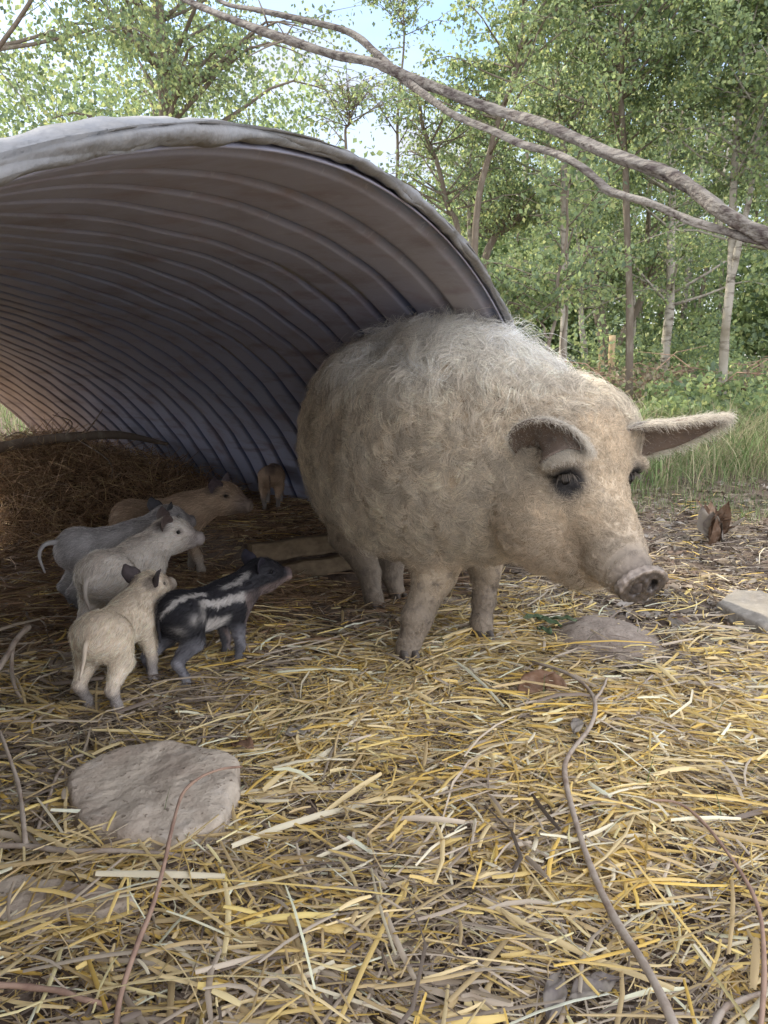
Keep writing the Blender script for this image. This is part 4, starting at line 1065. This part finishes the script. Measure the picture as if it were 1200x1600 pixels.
# ============================================================ GRASS
def blades(name, label, X, Y, H, W, cols, seed, lean=.5, segs=4):
    r = np.random.default_rng(seed); n = len(X); Z = ground(X, Y)-.005
    yaw = r.uniform(0, 6.28, n); t = np.linspace(0, 1, segs+1)
    ln = lean*r.uniform(.2, 1.6, n)
    D = np.stack([np.cos(yaw), np.sin(yaw)], 1)
    px = X[:, None]+D[:, :1]*(H*ln)[:, None]*t[None]**1.8
    py = Y[:, None]+D[:, 1:]*(H*ln)[:, None]*t[None]**1.8
    pz = Z[:, None]+(H[:, None]*t[None])*(1-.38*np.clip(ln, 0, 1.4)[:, None]*t[None]**2)
    S = np.stack([-D[:, 1], D[:, 0]], 1); w_ = W[:, None]*(1-t[None]**1.5*.92)*.5
    A = np.stack([px-S[:, :1]*w_, py-S[:, 1:]*w_, pz], -1); B = np.stack([px+S[:, :1]*w_, py+S[:, 1:]*w_, pz], -1)
    V = np.stack([A, B], 2).reshape(-1, 3); b = (np.arange(n)*(segs+1)*2)[:, None, None]
    q = np.array([[2*i, 2*i+1, 2*i+3, 2*i+2] for i in range(segs)])[None]
    Q = (b+q).reshape(-1, 4)
    tag(link_mesh(name, V, Q, M['grass'], None, True, np.repeat(cols, (segs+1)*2, 0)), label, None, None, 'stuff')
def grass():
    r = np.random.default_rng(61)
    G = np.array([[.16, .23, .08], [.11, .17, .06], [.23, .29, .12], [.40, .37, .22], [.29, .24, .15]])
    # short turf patches
    n = 26000; y = r.uniform(4.0, 9.5, n); x = r.uniform(-.0, 1, n)*(y*.62)+.2
    k = (wob(x*1.2, y*1.0, 1, 3) > -.25); x = x[k]; y = y[k]; n = len(x)
    c = G[r.choice(5, n, p=[.3, .22, .22, .16, .10])]*r.uniform(.7, 1.2, (n, 1))
    blades('short_grass', 'short patchy green grass on the open ground at right', x, y, r.uniform(.03, .10, n), r.uniform(.002, .004, n), c, 62)
    # tussocks
    xs = []; ys = []; hs = []
    for (tx, ty, m, h) in [(2.35, 5.6, 900, .50), (2.9, 5.9, 900, .6), (2.0, 6.2, 700, .45), (3.3, 6.6, 900, .6), (2.7, 7.2, 800, .5), (1.9, 7.4, 500, .35), (3.4, 5.4, 700, .5), (1.8, 5.1, 300, .28), (4.1, 7.4, 900, .7), (4.4, 8.6, 900, .7)]:
        xs.append(r.normal(tx, .22, m)); ys.append(r.normal(ty, .22, m)); hs.append(h*r.uniform(.45, 1.1, m))
    x = np.concatenate(xs); y = np.concatenate(ys); h = np.concatenate(hs); k = r.random(len(x)) < .6; x, y, h = x[k], y[k], h[k]*.62; n = len(x)
    c = G[r.choice(5, n, p=[.17, .17, .20, .28, .18])]*r.uniform(.7, 1.25, (n, 1))
    blades('long_grass', 'long rough tussock grass at the right edge', x, y, h, r.uniform(.003, .006, n), c, 63, .75, 5)
    n = 2600; x = r.uniform(1.2, 4.2, n); y = r.uniform(4.7, 7.0, n)+.15*x; k = wob(x*1.5, y*1.5, 1, 8) > -.1; x, y = x[k], y[k]; n = len(x)
    c = G[r.choice(5, n, p=[.2, .2, .15, .3, .15])]*r.uniform(.7, 1.3, (n, 1))
    blades('coarse_grass', 'coarse arching blades of grass at the right', x, y, r.uniform(.2, .62, n), r.uniform(.005, .010, n), c, 66, 1.25, 6)
    # grass seen through the rear opening and under the trees
    n = 22000; y = r.uniform(6.2, 15, n); x = r.uniform(-1, 1, n)*(y*.62); h = r.uniform(.06, .34, n)*np.where(x < 0, 1.1, .7+.5*wob(x, y, 1.2, 2))
    k = ((x > .2) & (r.random(n) < .20+.5*sstep(-.1, .5, wob(x*.8, y*.8, 1, 3)))) | (x < -2.2); x, y, h = x[k], y[k], h[k]; n = len(x)
    c = G[r.choice(5, n, p=[.25, .2, .25, .2, .10])]*r.uniform(.7, 1.2, (n, 1))
    blades('rough_grass', 'rough mixed grass below the trees', x, y, h, r.uniform(.005, .010, n), c, 64, .7)
    # few green blades in the straw
    n = 70; x = r.uniform(-.4, .9, n); y = r.uniform(1.0, 2.5, n)
    blades('sparse_grass', 'few thin green grass blades poking through the straw', x, y, r.uniform(.05, .13, n), r.uniform(.0015, .003, n), G[r.choice(2, n)]*r.uniform(.6, 1, (n, 1)), 65, 1.2, 6)
grass()

# ============================================================ TREES
GRN = np.array([[.27, .34, .15], [.22, .29, .14], [.35, .41, .17], [.46, .48, .20], [.17, .23, .14]])
def leaf_cards(P, size, r, tone=1.0, droop=.5, pal=GRN, pr=(.3, .25, .2, .08, .17)):
    n = len(P)
    d = r.standard_normal((n, 3)); d[:, 2] -= droop*1.6; d = unit(d); s = unit(np.cross(d, r.standard_normal((n, 3))))
    nn = np.cross(d, s)
    L_ = size*r.uniform(.65, 1.3, n)[:, None]; W_ = L_*.72
    a = P; b = P+d*L_*.42+s*W_*.5+nn*L_*.06; c = P+d*L_; e = P+d*L_*.42-s*W_*.5+nn*L_*.06
    V = np.stack([a, b, c, e], 1).reshape(-1, 3)
    Q = np.arange(n*4).reshape(-1, 4)
    col = pal[r.choice(len(pal), n, p=pr)]*r.uniform(.75, 1.25, (n, 1))*tone
    return V, Q, np.repeat(col, 4, 0)
def make_tree(name, label, group, pts, r0, r1, nl, limb_len, leaf=.045, nleaf=5000, seed=0, bark='birch', tone=1.0, droop=.6, lowest=.25, spread=.16, stems=(), world=False, updir=.55, cat='tree'):
    r = np.random.default_rng(seed)
    P0 = [np.asarray(q, float) if world else at(*q) for q in pts]
    P0[0] = np.array([P0[0][0], P0[0][1], float(ground(P0[0][0], P0[0][1]))-.05]) if (world or P0[0][2] < float(ground(P0[0][0], P0[0][1]))+.6) else P0[0]
    root = tag(empty(name, (P0[0][0], P0[0][1], float(ground(P0[0][0], P0[0][1])))), label, cat, group)
    mb = MB(); stemp = []
    def addstem(path, ra, rb, m=26):
        P = smooth_path(path, m); P[:, :2] += .012*np.stack([np.sin(np.arange(m)*.7+seed), np.cos(np.arange(m)*.5+seed)], 1)
        R = np.linspace(ra, rb, m)*(1+.05*r.standard_normal(m)); R[0] *= 1.25
        V, Fs = tube(P, R, 10, .04); mb.add(V, Fs); stemp.append((P, R))
    addstem(P0, r0, r1)
    for st in stems: addstem([np.asarray(q, float) if world else at(*q) for q in st[0]], st[1], st[2])
    tips = []
    for k in range(nl):
        P, R = stemp[r.integers(len(stemp))] if len(stemp) > 1 else stemp[0]
        f = lowest+(1-lowest)*r.random()**.85; i = min(int(f*(len(P)-1)), len(P)-1); b = P[i]
        a = r.uniform(0, 6.28); ll = limb_len*(1.15-.6*f)*r.uniform(.6, 1.2)
        d = unit(np.array([math.cos(a), math.sin(a), updir+r.normal(0, .2)]))
        q = [b, b+d*ll*.35, b+d*ll*.7+np.array([0, 0, .02*ll]), b+d*ll+np.array([0, 0, -.22*ll*droop])]
        LP = smooth_path(q, 8); V, Fs = tube(LP, np.linspace(R[i]*.38+.002, .0025, 8), 5); mb.add(V, Fs)
        for j in range(7):
            u = r.uniform(.2, 1); c = LP[int(u*7)]
            d2 = unit(np.array([r.normal(0, .9), r.normal(0, .9), .15-droop*r.uniform(0, 1.3)])+d*.4); l2 = ll*r.uniform(.18, .42)
            e = c+d2*l2; tips.append((c, e, l2))
            V, Fs = tube(np.array([c, (c+e)/2+np.array([0, 0, .05*l2]), e]), [.004, .0025, .0012], 4, 0, False); mb.add(V, Fs)
    adopt(mb.build('trunk', M[bark]), root)
    nleaf = int(nleaf*1.85); leaf *= .84
    T_ = r.integers(0, len(tips), nleaf); A = np.array([t[0] for t in tips])[T_]; B = np.array([t[1] for t in tips])[T_]
    u = r.random((nleaf, 1))**.7; LN = np.array([t[2] for t in tips])[T_][:, None]
    C = A+(B-A)*u*1.1+r.standard_normal((nleaf, 3))*LN*spread
    V, Q, col = leaf_cards(C, leaf, r, tone, droop)
    o = link_mesh('crown', V, Q, M['leaf'], None, False, col); adopt(o, root)
    return root
G1 = 'birches and saplings beyond the shelter'
def gz(px, Y):          # base point on the ground seen at pixel column px, depth Y
    x = (px-600)/FPX*Y; return (x, Y, float(ground(x, Y)))
make_tree('birch_tree', 'nearest slender birch at right with forked stem and peeling pale bark', G1, [(1124, 638, 8.6), (1132, 545, 8.5), (1140, 450, 8.4), (1146, 330, 8.4), (1152, 200, 8.4), (1160, 60, 8.4), (1166, -120, 8.5)], .052, .026, 34, 1.9, .055, 9000, 1, 'birch', stems=[([(1140, 440, 8.4), (1160, 360, 8.3), (1180, 250, 8.2), (1196, 120, 8.1), (1212, -40, 8.1)], .036, .016)], lowest=.45)
make_tree('birch_tree', 'dark leaning tree rising left of the big limb fork toward the top', G1, [(742, 560, 9.0), (745, 345, 8.6), (768, 225, 8.3), (800, 130, 8.1), (820, 10, 8.0), (826, -90, 8.0)], .038, .018, 30, 1.4, .052, 5200, 2, 'bark', lowest=.35)
make_tree('sapling', 'thin dark sapling just right of the shelter rim', G1, [(856, 560, 5.4), (866, 500, 5.4), (876, 420, 5.35), (888, 330, 5.3), (893, 250, 5.3)], .014, .006, 22, .75, .045, 1900, 3, 'bark', stems=[([(858, 530, 5.4), (838, 495, 5.4), (800, 455, 5.3)], .008, .003), ([(880, 560, 5.6), (884, 480, 5.6), (886, 430, 5.6), (893, 350, 5.6)], .012, .005)], lowest=.3)
make_tree('birch_tree', 'pale young tree leaning left above the shelter rim', G1, [(726, 640, 9.5), (716, 380, 9.3), (700, 320, 9.2), (680, 250, 9.1), (660, 190, 9.0), (650, 120, 9.0)], .040, .015, 26, 1.1, .05, 1300, 4, 'bark', lowest=.3)
make_tree('birch_tree', 'slim straight tree directly above the shelter shoulder', G1, [(735, 640, 10.5), (735, 340, 10.3), (737, 260, 10.2), (738, 200, 10.2)], .038, .015, 24, 1.2, .05, 1700, 5, 'birch', lowest=.35)
make_tree('birch_tree', 'low tree with thick leaning bough behind the sow back', G1, [(730, 600, 10.8), (760, 400, 10.6), (800, 350, 10.4), (830, 300, 10.2)], .06, .03, 28, 1.4, .055, 3800, 6, 'bark', lowest=.3)
make_tree('multi_stem_tree', 'stout tree dividing into two stems behind the fence posts', G1, [(950, 596, 14), (948, 545, 14), (935, 490, 14), (925, 400, 14), (915, 280, 14), (905, 100, 14)], .13, .05, 34, 2.4, .07, 6000, 7, 'bark', stems=[([(950, 560, 14), (975, 520, 14), (1005, 455, 13.9), (1010, 380, 13.8), (1020, 250, 13.6)], .08, .03)], lowest=.4)
make_tree('birch_tree', 'pale trunked birch right of the two stemmed tree', G1, [(1036, 592, 13), (1042, 530, 13), (1047, 460, 13), (1050, 330, 13), (1046, 180, 13), (1040, 0, 13)], .085, .04, 34, 2.2, .065, 6500, 8, 'birch', lowest=.35)
make_tree('birch_tree', 'very thin pale birch between the two stemmed tree and the pale birch', G1, [(984, 588, 15), (990, 500, 15), (990, 420, 15), (995, 300, 15)], .05, .03, 26, 2.0, .065, 4200, 9, 'birch', lowest=.4)
make_tree('birch_tree', 'white crooked thin birch left of the two stemmed tree', G1, [(918, 580, 13), (912, 540, 13), (908, 490, 13), (905, 400, 13), (900, 250, 13)], .055, .03, 26, 1.9, .065, 4500, 10, 'birch', lowest=.4)
make_tree('birch_tree', 'tall leafy birch filling the top centre right', G1, [(880, 600, 10), (882, 400, 10), (880, 250, 9.8), (872, 100, 9.7), (868, -60, 9.6)], .05, .024, 40, 2.0, .055, 8500, 11, 'birch', lowest=.42)
make_tree('birch_tree', 'broad leafy tree spreading behind the big limb at top right', G1, [(985, 600, 9.4), (982, 400, 9.2), (975, 240, 9.0), (970, 90, 8.8), (965, -80, 8.8)], .045, .02, 44, 2.0, .055, 9500, 12, 'bark', lowest=.45)
make_tree('birch_tree', 'dark leafy tree crowding the right edge of the picture', G1, [(1262, 640, 8.6), (1245, 420, 8.5), (1238, 250, 8.4), (1225, 60, 8.3), (1215, -100, 8.2)], .07, .03, 42, 2.0, .055, 9500, 13, 'birch', lowest=.25)
make_tree('sapling', 'sparse tall sapling with hanging leaves against the blue sky gap', G1, [(615, 600, 9.8), (618, 330, 9.6), (622, 200, 9.5), (630, 60, 9.4), (632, -20, 9.4)], .025, .006, 20, .9, .05, 700, 14, 'bark', lowest=.45)
make_tree('sapling', 'loose leafed sapling rising just above the shelter ridge', G1, [(545, 600, 8.8), (540, 260, 8.6), (545, 190, 8.5), (548, 150, 8.5)], .020, .006, 26, .95, .05, 350, 15, 'bark', lowest=.40)
G2 = 'trees overhanging the shelter from the left'
make_tree('birch_tree', 'tree with long drooping boughs at the top left corner', G2, [(-3.1, 5.9, 0), (-3.0, 5.9, 2.0), (-2.9, 5.8, 3.6), (-2.7, 5.7, 5.4), (-2.6, 5.6, 6.8)], .06, .02, 60, 2.3, .048, 24000, 21, 'bark', lowest=.38, world=True, droop=.8)
make_tree('birch_tree', 'backlit tree spreading over the middle of the shelter roof', G2, [(-2.0, 7.6, 0), (-1.95, 7.6, 2.2), (-2.0, 7.5, 4.0), (-2.1, 7.4, 6.2)], .09, .03, 50, 1.9, .048, 9000, 22, 'bark', lowest=.40, world=True, droop=.8)
make_tree('birch_tree', 'tall unseen tree added outside the left edge so its crown shades the straw', G2, [(-4.8, 2.3, 0), (-4.7, 2.3, 2.4), (-4.5, 2.2, 4.6), (-4.4, 2.2, 7.0), (-4.3, 2.1, 8.5)], .08, .03, 66, 2.3, .075, 8500, 23, 'bark', lowest=.36, world=True)  # out-of-view tree put in to dapple the foreground with shade

# ---------- fence posts behind the sow
for (px, ptop, pbot, Y, r0, lb) in [(880, 515, 575, 11.5, .045, 'orange brown fence post caught by the sun just above the sow neck'), (957, 524, 592, 12, .05, 'pale square cut fence post between the two stemmed tree and thin birch'), (940, 540, 590, 12.6, .04, 'short mossy fence post at the foot of the two stemmed tree')]:
    a = at(px, ptop, Y); b = np.array([a[0]+.01, Y, float(ground(a[0], Y))-.1])
    n = 12; P = np.array([b+(a-b)*k/(n-1) for k in range(n)]); V_, F_ = tube(P, np.full(n, r0)*(1+.04*np.sin(np.arange(n))), 9, .05)
    tag(link_mesh('fence_post', V_, F_, M['fence'], None, True), lb, 'fence post', 'fence posts at the wood edge')

# ---------- undergrowth and far woodland
def shrubs():
    r = np.random.default_rng(71); Ps = []
    def blob(cx, cy, rx, ry, h, n):
        a = r.standard_normal((n, 3)); a = unit(a)*r.random((n, 1))**.45
        p = np.array([cx, cy, float(ground(cx, cy))+h*.5])+a*np.array([rx, ry, h*.55]); Ps.append(p)
    for k in range(60):
        y = r.uniform(11, 17); x = r.uniform(-.1, .66)*y; blob(x, y, r.uniform(.4, .9), .5, r.uniform(.5, 1.4)*(.6 if x > .42*y else 1), 420)
    for k in range(30):
        y = r.uniform(9.5, 13); x = r.uniform(-.75, -.1)*y; blob(x, y, r.uniform(.6, 1.2), .6, r.uniform(.8, 1.8), 420)
    for k in range(26):
        y = r.uniform(7.2, 10.0); x = r.uniform(.33, .62)*y; blob(x, y, r.uniform(.15, .45), .3, r.uniform(.15, .55), 260)
    P = np.vstack(Ps); V, Q, c = leaf_cards(P, .075, r, 1.05, .1)
    tag(link_mesh('undergrowth', V, Q, M['leaf'], None, False, c), 'bushy green undergrowth below the trees at the wood edge', None, None, 'stuff')
    # brambles, bracken and dead twigs in front of it
    n = 6000; y = r.uniform(8.0, 13, n); x = r.uniform(.22, .66, n)*y; z = ground(x, y)+r.random(n)**1.5*.45
    pal = np.array([[.24, .17, .11], [.30, .25, .17], [.17, .13, .09], [.15, .20, .08], [.34, .31, .20]])
    V, Q, c = leaf_cards(np.stack([x, y, z], 1), .07, r, 1, .2, pal, (.15, .20, .15, .35, .15))
    tag(link_mesh('bracken', V, Q, M['leaf'], None, False, c), 'brown bracken and bramble leaves in front of the wood', None, None, 'stuff')
    mb = MB()
    for k in range(110):
        yy = r.uniform(8.3, 12.5); xx = r.uniform(.2, .64)*yy; b = np.array([xx, yy, float(ground(xx, yy))+r.random()*.25]); a = r.uniform(0, 6.28); l_ = r.uniform(.3, 1.1)
        e = b+np.array([math.cos(a)*l_, math.sin(a)*l_, r.uniform(-.1, .5)*l_]); m_ = (b+e)/2+np.array([0, 0, .15*l_])
        V_, F_ = tube(np.array([b, m_, e]), [.008, .006, .003], 4, 0, False); mb.add(V_, F_)
    tag(mb.build('brushwood', M['stem']), 'tangle of dead brushwood lying before the wood', None, None, 'stuff')
shrubs()
def far_wood():
    r = np.random.default_rng(81); Ps = []
    for k in range(150):
        y = r.uniform(15.5, 20); x = r.uniform(-.75, .8)*y; base = float(ground(x, y)); a = unit(r.standard_normal((500, 3)))*r.random((500, 1))**.5
        Ps.append(np.array([x, y, base+r.uniform(.3, 2.6)])+a*np.array([1.3, .9, .9]))
    for k in range(330):
        y = r.uniform(16, 27); x = r.uniform(-.8, .8)*y; base = float(ground(x, y))
        ang = x/y
        top = 8.0 if ang > .10 else (4.2 if ang > -.08 else 7)
        zc = base+r.uniform(.6, top)
        n = 430; a = unit(r.standard_normal((n, 3)))*r.random((n, 1))**.5
        Ps.append(np.array([x, y, zc])+a*np.array([1.7, 1.2, 1.15])*r.uniform(.7, 1.3))
    P = np.vstack(Ps); V, Q, c = leaf_cards(P, .14, r, 1.0, .2)
    tag(link_mesh('far_woodland', V, Q, M['leaf'], None, False, c), 'dense mass of woodland foliage far behind everything', None, None, 'stuff')
    STEMS = ['thin stem in the wood just left of the two stemmed tree', 'thin mossy stem touching the two stemmed tree on its right', 'dark thin stem in the wood between the square post and the very thin birch', 'thin stem in the wood hard against the very thin pale birch', 'thin pale stem midway from the very thin birch to the pale trunked birch', 'dark stem in the wood right of the pale trunked birch', 'second stem to the right of the pale trunked birch', 'dark stem in the wood just left of the nearest forked birch', 'pale stem in the wood just right of the nearest forked birch', 'last dark stem in the wood by the right edge of the picture', 'dark far stem right above the sow shoulder', 'pale far stem just right of the shelter rim', 'dark far stem half behind the shelter rim', 'pale far stem close behind the pale trunked birch']
    for k in range(14):
        y = r.uniform(15.5, 20); px = [900, 930, 970, 1000, 1015, 1070, 1090, 1110, 1160, 1185, 840, 810, 780, 1060][k]
        x = (px-600)/FPX*y; z0 = float(ground(x, y)); P = smooth_path([(x, y, z0-.1), (x+r.normal(0, .1), y, z0+1.5), (x+r.normal(0, .2), y, z0+3.5), (x+r.normal(0, .3), y, z0+6)], 12)
        V_, F_ = tube(P, np.linspace(.07, .03, 12)*r.uniform(.6, 1.2), 7, .05)
        tag(link_mesh('tree_trunk', V_, F_, M['birch' if k % 2 else 'bark'], None, True), STEMS[k], 'tree', 'thin stems deep in the wood')
far_wood()
